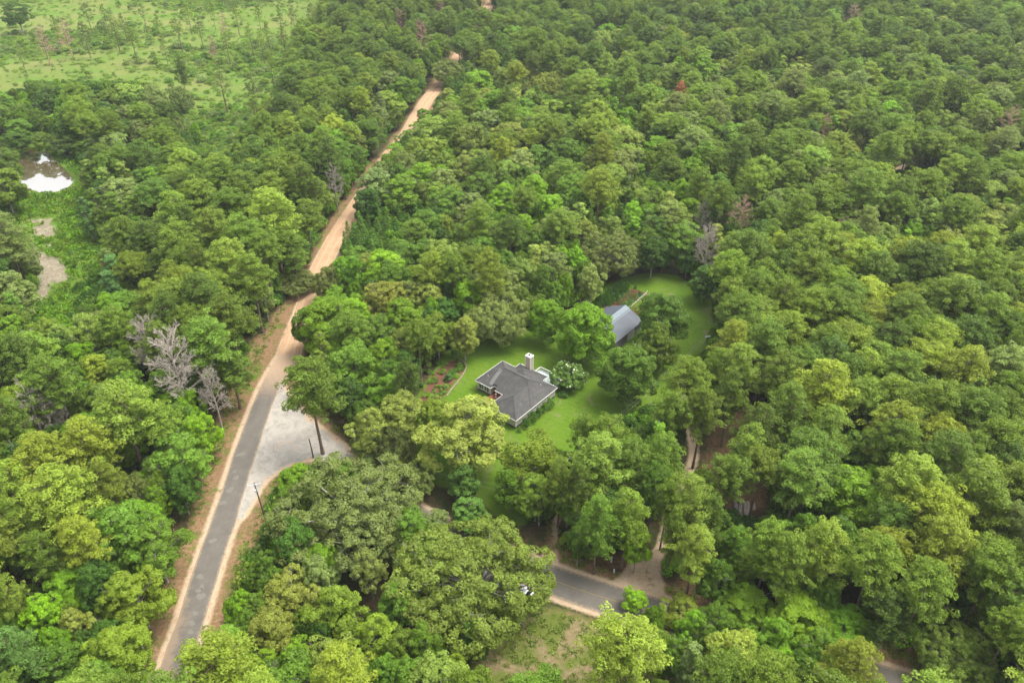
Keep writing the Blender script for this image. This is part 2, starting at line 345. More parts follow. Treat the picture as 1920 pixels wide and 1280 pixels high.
# pale repair patches and loose clay crumbs on the tarmac, thin real sheets
s = NT("patching"); n4 = s.noise(6, 4, .7, s.pos()); patch_m = s.principled(s.mix(n4, (.118, .110, .096), (.150, .138, .118)), .9, .2)
def blob(cx, cy, r, z, name, mat, el=1.0, rz=0.0, seed=0):
    g = random.Random(seed); n = 18; bm = bmesh.new(); ph = [g.random() * 6.28 for _ in range(3)]
    vs = []
    for k in range(n):
        a = k / n * 2 * math.pi; rr = r * (1 + .18 * math.sin(2 * a + ph[0]) + .12 * math.sin(3 * a + ph[1]) + .06 * math.sin(5 * a + ph[2]))
        x, y = rr * math.cos(a) * el, rr * math.sin(a); vs.append(bm.verts.new((cx + x * math.cos(rz) - y * math.sin(rz), cy + x * math.sin(rz) + y * math.cos(rz), z)))
    f = bm.faces.new(vs); bm.normal_update()
    me = bpy.data.meshes.new(name); bm.to_mesh(me); bm.free(); return link(name, me, mat)
for i, (u, v, r, el) in enumerate([(443, 896, .55, 1.3), (440, 884, .4, 1), (431, 919, .7, 1.2), (418, 943, .6, 1.2), (399, 1014, .62, 1.1), (375, 1081, .6, 1.1), (379, 1100, .55, .8), (377, 1118, .85, .8), (373, 1107, .5, 1),
                               (366, 1150, .55, .8), (360, 1168, .6, .8), (358, 1185, .5, .8), (355, 1202, .55, 1), (452, 852, .7, 1.3)]):
    x, y = G(u, v); o = blob(x, y, r, .118, "road_patch", patch_m, el, .4, i); o.parent = main_road
# pond
s = NT("pond_water"); n = s.noise(.25, 4, .6, s.pos()); n2 = s.noise(2.5, 3, .5, s.pos())
pr = s.n("ShaderNodeBsdfPrincipled"); s.val(pr.inputs['Base Color'], s.mix(n, (.085, .062, .028), (.12, .09, .045))); pr.inputs['Roughness'].default_value = .3
gl = s.n("ShaderNodeBsdfGlossy"); gl.inputs['Roughness'].default_value = .03; gl.inputs['Color'].default_value = (.95, .95, .95, 1); mx = s.n("ShaderNodeMixShader"); mx.inputs[0].default_value = .5
b = s.n("ShaderNodeBump"); b.inputs['Strength'].default_value = .012; s.l(n2, b.inputs['Height']); s.l(b.outputs[0], gl.inputs['Normal']); s.l(pr.outputs[0], mx.inputs[1]); s.l(gl.outputs[0], mx.inputs[2]); s.l(mx.outputs[0], s.out.inputs[0])
pond = sheet("pond_water", POND[:-1], -.18, s.m, jit=0.0)

# ------------------------------------------------------------------ house
M_wall = simple("siding", (.40, .37, .30), .8, .05, 3); M_trim = simple("white_trim", (.54, .53, .50), .6, .03)
M_brickd = simple("dark_base", (.075, .070, .068), .9, .3, 4); M_deck = simple("porch_boards", (.21, .075, .045), .85, .3, 4)
M_dark = simple("dark_paint", (.02, .022, .026), .5, .1); M_deckpale = simple("pale_deck", (.36, .44, .43), .7, .08, 1)
s = NT("window_glass"); p_ = s.n("ShaderNodeBsdfPrincipled"); p_.inputs['Base Color'].default_value = (.05, .09, .10, 1); p_.inputs['Roughness'].default_value = .08; p_.inputs['Specular IOR Level'].default_value = .8
s.l(p_.outputs[0], s.out.inputs[0]); M_glass = s.m
s = NT("shingles"); o_ = s.obj(); n1 = s.noise(.45, 5, .6, o_); n2 = s.noise(9, 3, .7, o_)
bk = s.n("ShaderNodeTexBrick"); bk.inputs['Scale'].default_value = 1.0; bk.inputs['Brick Width'].default_value = .9; bk.inputs['Row Height'].default_value = .28; bk.inputs['Mortar Size'].default_value = .02
bk.inputs['Color1'].default_value = (.92, .92, .92, 1); bk.inputs['Color2'].default_value = (1.12, 1.12, 1.12, 1); bk.inputs['Mortar'].default_value = (.7, .7, .7, 1); s.l(o_, bk.inputs[0])
c = s.mix(s.mapr(n1, .3, .7), (.048, .046, .046), (.076, .073, .069)); c = s.mix(s.mapr(s.noise(.9, 5, .7, o_, 1.5), .52, .68, 0, .55), c, (.120, .112, .098)); c = s.mix(s.math('MULTIPLY', n2, .5), c, (.055, .054, .053)); c = s.mix(1.0, c, bk.outputs[0], 'MULTIPLY')
M_shing = s.principled(c, .92, .25, 0, n2, .4, .02)
M_cap = simple("ridge_shingles", (.052, .051, .053), .9, .15, 5); M_shing2 = simple("newer_shingles", (.125, .122, .118), .92, .12, 3)

EA = 2.85; PT = .6
HO = Vector((.85, 134.11, 0)); HANG = math.atan2(.774, .633)
house = empty("house", HO, HANG); tag(house, "single storey beige house with grey shingle hip roofs beside the white-flowering tree", "house")
def hip(x0, x1, y0, y1, dz=0.0, notch=None):
    """hip roof block as polygons (list of vertex lists), ridge along the longer side"""
    z0 = EA + dz; wx, wy = x1 - x0, y1 - y0; h = min(wx, wy) / 2 * PT
    if wx < wy: a, b = (x0 + wx / 2, y0 + wx / 2), (x0 + wx / 2, y1 - wx / 2)
    else: a, b = (x0 + wy / 2, y0 + wy / 2), (x1 - wy / 2, y0 + wy / 2)
    A_, B_ = (*a, z0 + h), (*b, z0 + h); c0, c1, c2, c3 = (x0, y0, z0), (x1, y0, z0), (x1, y1, z0), (x0, y1, z0)
    if wx < wy:
        front = [c3] + ([(q[0], q[1], z0 + (q[0] - x0) * PT) for q in notch] if notch else []) + [c0, A_, B_]
        return [[c0, c1, A_], [c1, c2, B_, A_], [c2, c3, B_], front], (A_, B_, [c0, c1], [c2, c3])
    return [[c0, c1, B_, A_], [c1, c2, B_], [c2, c3, A_, B_], [c3, c0, A_]], (A_, B_, [c0, c3], [c1, c2])
caps = []
def roof(name, polys, parent):
    m = MB()
    for P in polys: m.add(P, [tuple(range(len(P)))])
    o = m.build(name, M_shing, parent); sol = o.modifiers.new("t", 'SOLIDIFY'); sol.thickness = .07; sol.offset = -1
    return o
rA, ia = hip(5.3, 15.3, .015, 16.6, -.012, [(5.3, 11.8), (6.4, 11.8), (6.4, 10.5), (5.3, 10.5)]); rB, ib = hip(0, 15.285, 0, 8.1); rC, ic = hip(8.9, 17.2, 4.3, 12.6, -.02)
for r_, i_ in ((rA, ia), (rB, ib), (rC, ic)):
    ro = roof("roof", r_, house)
    m = MB(); A_, B_, ca, cb = i_
    m.tube([A_, B_], .09, 5) if (Vector(A_) - Vector(B_)).length > .1 else None
    for q in ca: m.tube([q, A_], .08, 5)
    for q in cb: m.tube([q, B_], .08, 5)
    m.build("ridge_cap", M_cap, ro)
rf0 = [o for o in house.children if o.name.startswith("roof")][0]
m = MB(); zz = lambda x: EA - .012 + (x - 5.3) * PT + .012
m.add([(6.0, 12.9, zz(6.0)), (6.0, 11.95, zz(6.0)), (9.8, 11.95, zz(9.8)), (9.8, 12.9, zz(9.8))], [(0, 1, 2, 3)]); m.build("shingle_patch", M_shing2, rf0)
OUT = [(0, 0), (15.3, 0), (15.3, 4.3), (17.2, 4.3), (17.2, 12.6), (15.3, 12.6), (15.3, 16.6), (5.3, 16.6), (5.3, 11.8), (6.4, 11.8), (6.4, 10.5), (5.3, 10.5), (5.3, 8.1), (0, 8.1)]
m = MB()
for a_, b_ in zip(OUT, OUT[1:] + OUT[:1]):
    d = Vector((b_[0] - a_[0], b_[1] - a_[1], 0)); L = d.length; ang = math.atan2(d.y, d.x); nn = Vector((d.y, -d.x, 0)).normalized() * .03
    m.box(((a_[0] + b_[0]) / 2 + nn.x, (a_[1] + b_[1]) / 2 + nn.y, EA - .075), (L + .05, .10, .13), ang)
m.build("fascia", M_trim, house)
m = MB(); m.add([(x, y, EA - .16) for x, y in OUT], [tuple(reversed(range(len(OUT))))]); m.build("soffit", M_trim, house)
WALL = [(.45, .45), (14.85, .45), (14.85, 4.75), (16.75, 4.75), (16.75, 12.15), (14.85, 12.15), (14.85, 16.15), (5.75, 16.15), (5.75, 12.25), (8.2, 12.25), (8.2, 7.65), (.45, 7.65)]
def prism(P, z0, z1, name, mat, parent, grow=0.0):
    n = len(P); m = MB(); m.add([(x, y, z0) for x, y in P] + [(x, y, z1) for x, y in P], [(i, (i + 1) % n, n + (i + 1) % n, n + i) for i in range(n)] + [tuple(range(n, 2 * n)), tuple(reversed(range(n)))])
    return m.build(name, mat, parent)
s = NT("lap_siding"); o_ = s.obj(); sp = s.n("ShaderNodeSeparateXYZ"); s.l(o_, sp.inputs[0]); fr = s.math('FRACT', s.math('MULTIPLY', sp.outputs[2], 6.0)); n1 = s.noise(1.2, 4, .6, o_)
c = s.mix(s.mapr(n1, .3, .7), (.38, .36, .30), (.46, .44, .37)); c = s.mix(s.mapr(fr, .0, .14, .45, 0), c, (.22, .20, .17)); M_lap = s.principled(c, .75, .3)
prism(WALL, .55, EA - .16, "wall", M_lap, house); prism([(x, y) for x, y in WALL], -.3, .547, "foundation", M_brickd, house)
for x, y in [(.45, .45), (14.85, .45), (5.75, 16.15), (5.75, 12.25), (.45, 7.65), (8.2, 12.25)]: m = MB(); m.bb(x - .07, x + .07, y - .07, y + .07, .5, EA - .17); m.build("corner_trim", M_trim, house)
def window(face, a0, a1, z0, z1, fixed):
    """face 'x' = on the wall x=fixed looking -x ; 'y' = on the wall y=fixed looking -y"""
    m = MB(); g = MB(); t = .08
    def bb(mm, a_, b_, c_, d_, dep):
        if face == 'x': mm.bb(fixed - dep, fixed + .01, a_, b_, c_, d_)
        else: mm.bb(a_, b_, fixed - dep, fixed + .01, c_, d_)
    bb(m, a0, a1, z1 - t, z1, .07); bb(m, a0, a1, z0, z0 + t, .07); bb(m, a0, a0 + t, z0 + t, z1 - t, .07); bb(m, a1 - t, a1, z0 + t, z1 - t, .07); bb(m, a0 + t, a1 - t, (z0 + z1) / 2 - .03, (z0 + z1) / 2 + .03, .06)
    bb(g, a0 + t, a1 - t, z0 + t, z1 - t, .03); o = m.build("window", M_trim, house); g.build("pane", M_glass, o)
window('x', 13.35, 14.2, 1.0, 2.45, 5.75); window('x', 14.3, 15.15, 1.0, 2.45, 5.75); window('y', 6.9, 7.8, 1.5, 2.4, .45); window('y', 11.6, 12.4, 1.4, 2.4, .45); window('x', 8.6, 9.7, .9, 2.4, 8.2); window('x', 3.0, 4.2, 1.1, 2.4, .45)
for y in (12.85, 15.2):
    m = MB(); m.bb(5.70, 5.76, y, y + .42, .95, 2.5)
    for k in range(7): m.bb(5.685, 5.70, y + .05, y + .37, 1.05 + k * .2, 1.17 + k * .2)
    m.build("shutter", M_dark, house)
m = MB(); m.bb(8.13, 8.2, 10.4, 11.4, .6, 2.6); dr = m.build("door", M_trim, house); m = MB(); m.tube([(8.12, 10.52, 1.55), (8.04, 10.52, 1.55)], .04, 6); m.build("handle", M_dark, dr)
m = MB(); m.bb(1.2, 8.12, 7.72, 12.18, .35, .5); m.bb(.4, 1.2, 8.6, 11.6, .1, .3); m.bb(5.2, 5.74, 12.2, 12.24, .3, .5); m.build("porch_floor", M_deck, house)
for x, y in ((5.45, 8.25), (5.45, 10.3)):
    m = MB(); m.bb(x - .06, x + .06, y - .06, y + .06, .5, EA - .16); m.bb(x - .09, x + .09, y - .09, y + .09, .5, .68); m.bb(x - .09, x + .09, y - .09, y + .09, EA - .32, EA - .165); m.build("porch_post", M_trim, house)
# chimney
m = MB(); cx0, cx1, cy0, cy1 = 15.95, 17.1, 8.6, 10.0; m.bb(cx0, cx1, cy0, cy1, .5, 6.9); ch = m.build("chimney", simple("chimney_siding", (.40, .34, .26), .8, .06, 3), house)
m = MB()
for x in (cx0, cx1):
    for y in (cy0, cy1): m.bb(x - .09, x + .09, y - .09, y + .09, .5, 6.86)
m.bb(cx0 - .12, cx1 + .12, cy0 - .12, cy1 + .12, 6.88, 7.08); m.build("chimney_trim", M_trim, ch)
m = MB(); m.tube([(16.5, 9.3, 7.08), (16.5, 9.3, 7.34)], .17, 12); m.tube([(16.5, 9.3, 7.36), (16.5, 9.3, 7.42)], [.3, .12], 12); m.build("flue", M_dark, ch)
for x, y in ((7.2, 14.2), (12.0, 2.4), (12.6, 9.0)):
    z = EA + min(min(x - 5.3 if y > 8.2 else x, 15.3 - x), y if y < 8 else 16.6 - y) * PT
    m = MB(); m.tube([(x, y, z - .1), (x, y, z + .45)], .06, 8); m.build("vent_pipe", M_trim, house)
# rear deck with rail
m = MB(); m.bb(15.35, 17.24, 1.6, 4.25, .75, .95); m.bb(17.26, 20.2, 1.6, 8.7, .75, .95); dk = m.build("deck_floor", M_deckpale, house)
m = MB()
for (x0, y0, x1, y1) in ((20.2, 1.6, 20.2, 8.7), (17.3, 8.7, 20.2, 8.7), (15.35, 1.6, 20.2, 1.6)):
    L = math.hypot(x1 - x0, y1 - y0); ang = math.atan2(y1 - y0, x1 - x0); cx, cy = (x0 + x1) / 2, (y0 + y1) / 2
    m.box((cx, cy, 1.93), (L, .14, .05), ang); m.box((cx, cy, 1.1), (L, .06, .08), ang)
    for k in range(int(L / 1.8) + 1): f = k / int(L / 1.8); m.box((x0 + (x1 - x0) * f, y0 + (y1 - y0) * f, 1.25), (.1, .1, 1.35), ang)
    for k in range(int(L / .16)): f = (k + .5) / int(L / .16); m.box((x0 + (x1 - x0) * f, y0 + (y1 - y0) * f, 1.5), (.035, .035, .8), ang)
m.build("deck_rail", M_trim, house)
for x in (15.5, 17.4, 20.0):
    for y in (1.8, 4.1, 6.3, 8.5):
        if not (x < 17.25 and y > 4.2): m = MB(); m.bb(x - .08, x + .08, y - .08, y + .08, 0, .745); m.build("deck_post", M_brickd, house)
# flag on the porch post
fl = empty("flag", house.matrix_world @ Vector((0, 0, 0))); hm = Matrix.Translation(HO) @ Matrix.Rotation(HANG, 4, 'Z')
fl.location = hm @ Vector((5.38, 10.0, 2.1)); fl.rotation_euler = (0, 0, HANG + R_(200)); tag(fl, "striped red white and blue flag hanging from the house porch post", "flag")
m = MB(); m.tube([(0, 0, 0), (1.2, 0, .75)], .025, 6); m.build("flag_pole", M_trim, fl)
red, wht, blu = simple("flag_red", (.45, .03, .04), .8, .05), simple("flag_white", (.78, .76, .74), .8, .03), simple("flag_blue", (.02, .03, .16), .8, .05)
m = MB(); nS, W_, Lf = 13, .85, 1.35
def fp(a_, b_):   # a along the drop (0..Lf), b across stripes
    x = .30 + b_ * .78 + .05 * math.sin(a_ * 6); y = .07 * math.sin(a_ * 5 + b_ * 4); z = .18 + b_ * .49 - a_; return (x, y, z)
for k in range(nS):
    for j in range(8):
        a0, a1 = Lf * j / 8, Lf * (j + 1) / 8; b0, b1 = W_ * k / nS, W_ * (k + 1) / nS
        mi = 2 if (k >= 6 and j < 3) else (0 if k % 2 == 0 else 1)
        m.add([fp(a0, b0), fp(a1, b0), fp(a1, b1), fp(a0, b1)], [(0, 1, 2, 3)], mi)
for r in range(4):
    for q in range(4):
        a_, b_ = .06 + q * .12, W_ * (6.6 + r * 1.7) / nS; P0 = fp(a_, b_); m.tube([(P0[0], P0[1] - .006, P0[2]), (P0[0], P0[1] + .006, P0[2])], .018, 5, 1)
m.build("cloth", [red, wht, blu], fl)

# ------------------------------------------------------------------ outbuilding with metal roof
RZ, BW, BL = 5.7, 5.6, 12.5
bo = G(1172, 572.5, RZ); barn = empty("barn", (bo[0], bo[1], 0), HANG); tag(barn, "grey metal-roofed barn at the end of the lawn behind the bright green tree", "barn")
s = NT("metal_roof"); o_ = s.obj(); sp = s.n("ShaderNodeSeparateXYZ"); s.l(o_, sp.inputs[0]); n1 = s.noise(.6, 5, .6, o_); fr = s.math('FRACT', s.math('MULTIPLY', sp.outputs[0], 3.3))
c = s.mix(s.mapr(n1, .3, .7), (.042, .050, .064), (.062, .073, .090)); c = s.mix(s.mapr(fr, 0, .1, .5, 0), c, (.06, .07, .08)); M_metal = s.principled(c, .6, .4, .0)
M_sheen = simple("painted_sheen", (.11, .14, .16), .6, .06, 1, .4)  # paler roof colour: sky reflection near the barn ridge, painted in
ze = 3.0
for sgn in (1, -1):
    m = MB(); m.add([(.3, 0, RZ), (-BL - .3, 0, RZ), (-BL - .3, sgn * BW, ze), (.3, sgn * BW, ze)], [(0, 1, 2, 3)] if sgn > 0 else [(3, 2, 1, 0)])
    ro = m.build("roof", M_metal, barn); sol = ro.modifiers.new("t", 'SOLIDIFY'); sol.thickness = .06; sol.offset = 0
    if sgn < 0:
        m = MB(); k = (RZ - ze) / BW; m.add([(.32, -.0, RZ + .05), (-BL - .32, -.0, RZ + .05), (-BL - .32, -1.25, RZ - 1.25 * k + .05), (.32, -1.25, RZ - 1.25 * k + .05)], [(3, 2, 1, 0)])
        m.add([(.32, -1.5, RZ - 1.5 * k + .05), (-BL - .32, -1.5, RZ - 1.5 * k + .05), (-BL - .32, -1.68, RZ - 1.68 * k + .05), (.32, -1.68, RZ - 1.68 * k + .05)], [(3, 2, 1, 0)]); m.build("ridge_sheen", M_sheen, ro)  # band and thin line added to imitate bright sky reflected on the slope
m = MB(); yw = BW - .35; zw = RZ - (RZ - ze) * yw / BW - .08
m.add([(0, -yw, 0), (0, yw, 0), (0, yw, zw), (0, 0, RZ - .1), (0, -yw, zw), (-BL, -yw, 0), (-BL, yw, 0), (-BL, yw, zw), (-BL, 0, RZ - .1), (-BL, -yw, zw)],
      [(0, 1, 2, 3, 4), (9, 8, 7, 6, 5), (0, 4, 9, 5), (1, 6, 7, 2)]); m.build("wall", simple("barn_wall", (.15, .15, .145), .8, .1), barn)
m = MB(); m.bb(-6.5, -3.2, -yw - .06, -yw - .005, .02, 2.6); m.build("door", M_trim, barn)

# ------------------------------------------------------------------ poles and wires
M_pole = simple("pole_wood", (.085, .070, .058), .9, .3, 3); M_polel = simple("pole_grey", (.30, .285, .26), .9, .2, 3); M_grey = simple("galvanised", (.45, .46, .47), .5, .1, 2, .5)
def top_z(x, y, v):
    lo, hi = 0, 30
    for _ in range(40):
        m_ = (lo + hi) / 2
        if PX(x, y, m_)[1] > v: lo = m_
        else: hi = m_
    return lo
tops = []
def pole(u, v, vt, label, arm=0.0, mat=M_pole, armlen=2.4, lean=0.0, lamp=False):
    x, y = G(u, v); H = top_z(x, y, vt); e = empty("utility_pole", (x, y, 0)); tag(e, label, "utility pole", "utility poles"); lx = lean
    m = MB(); m.tube([(0, 0, -.5), (lx * .5, 0, H * .5), (lx, 0, H)], [.17, .14, .11], 10); m.build("pole", mat, e)
    if armlen:
        m = MB(); ca, sa = math.cos(arm), math.sin(arm); m.box((lx, -.14, H - .35), (armlen, .1, .12), arm); m.build("crossarm", M_grey, e)
        for k in (-1, 0, 1):
            m = MB(); q = Vector((lx + ca * k * armlen * .44, sa * k * armlen * .44 - .14, H - .29)); m.tube([q, q + Vector((0, 0, .08)), q + Vector((0, 0, .22))], [.03, .07, .04], 8); m.build("insulator", M_trim, e)
    else:
        m = MB(); m.tube([(lx, 0, H), (lx, 0, H + .18)], [.05, .03], 8); m.build("insulator", M_trim, e)
    if lamp: m = MB(); m.tube([(lx, -.25, H - 2.1), (lx, -.25, H - 1.5)], .16, 10); m.build("transformer", M_grey, e)
    tops.append((x + lx, y, H)); return e
pole(502, 985, 905, "dark utility pole with pale crossarm on the verge by the paved road", .3, lamp=True, lean=-.55)
pole(1010, 984, 920, "pale grey utility pole standing behind the huge roadside oak", .15, M_polel)
pole(588, 858, 822, "short dark pole at the edge of the gravel junction", 0, M_pole, 0, lean=-.2)
pole(1062, 955, 856, "dark utility pole half hidden in young pines below the lawn", .2, M_pole, 1.2)
pole(1315, 700, 628, "dark pole among pines beside the sandy track past the lawn", .2, M_pole, 1.2)
M_wire = simple("wire", (.16, .16, .15), .6, .05)
def wire(a_, b_, sag, label):
    a_, b_ = Vector(a_), Vector(b_); pts = [a_.lerp(b_, k / 24) - Vector((0, 0, sag * 4 * (k / 24) * (1 - k / 24))) for k in range(25)]
    m = MB(); m.tube(pts, .013, 4); o = m.build("power_wire", M_wire); tag(o, label, "wire", "overhead wires"); return o
T = [Vector(t) for t in tops]
wire(T[0] + Vector((.9, 0, -.1)), T[2] + Vector((0, 0, .15)), .6, "upper wire from the verge utility pole to the short pole at the junction")
wire(T[0] + Vector((.2, 0, -1.4)), T[2] + Vector((.1, 0, -.4)), .7, "lower wire from the verge utility pole to the short pole at the junction")
wire(T[1] + Vector((-.9, 0, -.1)), T[2] + Vector((0, 0, .15)), 1.2, "upper wire from the pale grey pole to the short pole at the junction")
wire(T[1] + Vector((-.2, 0, -1.6)), T[2] + Vector((0, 0, -.6)), 1.3, "lower wire from the pale grey pole to the short pole at the junction")
wire(T[3] + Vector((-.4, 0, -.1)), T[4] + Vector((-.4, 0, -.1)), 1.0, "wire nearer the house of the pair crossing the lawn")
wire(T[3] + Vector((.4, 0, -.1)), T[4] + Vector((.4, 0, -.1)), 1.2, "wire farther from the house of the pair crossing the lawn")

# ------------------------------------------------------------------ cars glimpsed under the big oak
M_car = simple("car_paint", (.62, .63, .64), .3, .02, 1, .6); M_tyre = simple("tyre", (.02, .02, .02), .9, .1); M_lampc = simple("lamp_glass", (.55, .1, .08), .2, .05); M_lampw = simple("headlight_glass", (.7, .7, .68), .15, .03)
def car(loc, rz, label, pickup=False):
    e = empty("parked_car", loc, rz); tag(e, label, "car", "cars parked under the oak"); L, W = 4.9, 1.85
    prof = [(-2.45, .45), (-2.42, .95), (-2.3, 1.05), (-1.9, 1.08), (-1.55, 1.62), (-1.2, 1.72), (.3, 1.72), (.55, 1.66), (1.15, 1.12), (2.15, 1.0), (2.4, .85), (2.45, .45)]
    if pickup: prof = [(-2.7, .5), (-2.7, 1.15), (-.75, 1.15), (-.7, 1.75), (-.4, 1.84), (.5, 1.84), (.7, 1.78), (1.3, 1.22), (2.35, 1.1), (2.5, .9), (2.5, .45)]
    n = len(prof); m = MB(); vs = []
    for sgn in (-1, 1):
        for x, z in prof: vs.append((x, sgn * (W / 2 - (.16 if z > 1.3 else .0)), z))
    fs = [tuple(range(n)), tuple(reversed(range(n, 2 * n)))] + [(i, n + i, n + (i + 1) % n, (i + 1) % n) for i in range(n)]
    m.add(vs, fs); b = m.build("body", M_car, e); bv = b.modifiers.new("b", 'BEVEL'); bv.width = .05; bv.segments = 2
    m = MB(); x0, x1, zt, zb = (.60, 1.12, 1.66, 1.18) if not pickup else (.74, 1.26, 1.75, 1.26)
    m.add([(x0, -.72, zt + .02), (x0, .72, zt + .02), (x1, .85, zb + .02), (x1, -.85, zb + .02)], [(0, 1, 2, 3), (3, 2, 1, 0)]); m.build("windscreen", M_dark, e)
    for sgn in (-1, 1):
        m = MB(); y = sgn * (W / 2 - .02); xs = (-1.4, .45) if not pickup else (-.6, .6)
        m.add([(xs[0], sgn * (W / 2 - .145), 1.6), (xs[1], sgn * (W / 2 - .145), 1.6), (xs[1] + .4, sgn * (W / 2 + .006), 1.16), (xs[0] - .2, sgn * (W / 2 + .006), 1.16)], [(0, 1, 2, 3), (3, 2, 1, 0)]); m.build("side_window", M_dark, e)
        m = MB(); m.bb(2.42 if not pickup else 2.47, 2.47 if not pickup else 2.53, sgn * .62 - .2, sgn * .62 + .2, .68, .84); m.build("headlight", M_lampw, e)
        m = MB(); xb = -2.45 if not pickup else -2.71; m.bb(xb - .02, xb + .03, sgn * .75 - .1, sgn * .75 + .1, .7, .95); m.build("tail_light", M_lampc, e)
        for x in (-1.5, 1.5):
            m = MB(); m.tube([(x, y - .1, .34), (x, y + .1, .34)], .34, 18); wh = m.build("wheel", M_tyre, e); m = MB(); m.tube([(x, y - .112, .34), (x, y + .112, .34)], .2, 12); m.build("rim", M_grey, wh)
    if pickup: m = MB(); m.bb(-2.6, -.85, -.8, .8, 1.152, 1.165); m.build("bed_cover", M_dark, e)
    return e
c1 = G(914, 1082, 1.5); c2 = G(983, 1106, 1.5)
car((c1[0], c1[1], 0), R_(-50), "white car with dark windscreen showing through the gap high in the huge oak")
car((c2[0], c2[1], 0), R_(-35), "white pickup seen in scraps through oak leaves closest to the road", True)

# ------------------------------------------------------------------ logs, pedestals, small yard things
s = NT("log_bark"); n1 = s.noise(3, 5, .7, s.obj()); M_bark = s.principled(s.mix(s.mapr(n1, .3, .7), (.13, .11, .10), (.30, .26, .24)), .95, .1, 0, n1, .6, .05); M_cut = simple("cut_wood", (.62, .34, .17), .8, .2, 4)
def log(u0, v0, u1, v1, r, label):
    a_ = Vector((*G(u0, v0, r), r)); b_ = Vector((*G(u1, v1, r), r)); L = (b_ - a_).length; e = empty("log", a_, math.atan2(b_.y - a_.y, b_.x - a_.x)); tag(e, label, "log", "felled logs")
    m = MB(); m.tube([(0, 0, 0), (L * .3, .05, .02), (L * .7, -.04, 0), (L, 0, 0)], [r, r * 1.03, r * .95, r * .9], 14); m.build("bark", M_bark, e)
    m = MB(); m.tube([(-.03, 0, 0), (.0, 0, 0)], r * .93, 14); m.build("cut_end", M_cut, e); m = MB(); m.tube([(L, 0, 0), (L + .03, 0, 0)], r * .83, 14); m.build("cut_end", M_cut, e)
log(1381, 965, 1379, 936, .42, "grey felled log nearest the driveway in the log pile"); log(1389, 968, 1388, 935, .40, "felled log with torn pale wood and bright cut end in the log pile")
log(1398, 966, 1396, 941, .36, "reddish brown felled log between two paler logs"); log(1402, 969, 1402, 941, .40, "pale grey felled log with cream cut end in the log pile"); log(1414, 957, 1413, 942, .33, "short felled log lying apart at the end of the pile")
for u, v, h, lab in ((1146, 1053, 1.3, "white utility marker post in the shrubs above the branch road"), (1151, 1073, .8, "small grey pedestal box low in the shrubs above the branch road")):
    x, y = G(u, v); e = empty("pedestal", (x, y, 0)); tag(e, lab, "utility box", "utility boxes"); m = MB(); m.bb(-.13, .13, -.13, .13, 0, h); m.bb(-.16, .16, -.16, .16, h, h + .06); m.build("box", M_trim if h > 1 else M_grey, e)
    m = MB(); m.bb(-.09, .09, -.145, -.13, h * .3, h * .8); m.build("panel", M_grey if h > 1 else M_trim, e)
# garden fences by the barn
M_stake = simple("stake_wood", (.22, .15, .09), .9, .2, 3)
def fence(u0, v0, u1, v1, label, cap, rails, n=9):
    a_ = Vector((*G(u0, v0), 0)); b_ = Vector((*G(u1, v1), 0)); L = (b_ - a_).length; e = empty("garden_fence", a_, math.atan2(b_.y - a_.y, b_.x - a_.x)); tag(e, label, "fence", "garden fences")
    m = MB(); [m.bb(0, L, -.03, .03, z, z + .08) for z in (.5, 1.1)]; m.build("rail", rails, e)
    for k in range(n):
        m = MB(); x = L * k / (n - 1); m.bb(x - .05, x + .05, -.05, .05, 0, 1.25); p_ = m.build("post", M_stake, e); m = MB(); m.bb(x - .08, x + .08, -.08, .08, 1.25, 1.36); m.build("post_cap", cap, p_)
fence(1130, 574, 1172, 541, "brown rail garden fence along the dark green row nearest the trees", M_trim, M_stake); fence(1183, 581, 1213, 553, "white rail garden fence beside the yellow-flowered row", M_trim, M_trim)
# stone edging of the mulch bed
x, y = G(858, 706); m = MB(); P_ = smooth(GL([(838, 712 + 30), (848, 728), (862, 712), (876, 690), (870, 676), (858, 672)]), 2); g = random.Random(4)
for k in range(len(P_) - 1):
    d = P_[k + 1] - P_[k]; m.box((P_[k][0] + d[0] / 2, P_[k][1] + d[1] / 2, .09), (max(.2, np.hypot(*d) * .92), .32, .16), math.atan2(d[1], d[0]) + g.gauss(0, .05))
o = m.build("stone_edging", simple("edging_stone", (.20, .15, .115), .9, .25, 2)); tag(o, "curved pale stone edging round the mulched flower bed", "stone edging")

# ------------------------------------------------------------------ tree prototypes
def unit(v): return v / (np.linalg.norm(v, axis=-1, keepdims=True) + 1e-9)
def cards(P, N, size, asp, jit, g, val):
    """leaf sprays: one irregular quad per point, P (n,3), N outward (n,3)"""
    n = len(P); d = unit(N + jit * g.normal(0, 1, (n, 3))); t = unit(np.cross(d, g.normal(0, 1, (n, 3)))); b = np.cross(d, t)
    s = (size * g.uniform(.65, 1.35, n))[:, None]; a = asp * g.uniform(.75, 1.25, n)[:, None]
    V = np.empty((n, 4, 3)); k = lambda: g.uniform(.7, 1.15, n)[:, None]
    V[:, 0] = P - t * s * .5 * k() - b * s * a * .28 * k(); V[:, 1] = P + t * s * .28 * k() - b * s * a * .5 * k(); V[:, 2] = P + t * s * .5 * k() + b * s * a * .3 * k(); V[:, 3] = P - t * s * .3 * k() + b * s * a * .5 * k()
    V[:, 2] += d * s * .15; F_ = np.arange(n * 4).reshape(n, 4)
    return V.reshape(-1, 3), F_, val
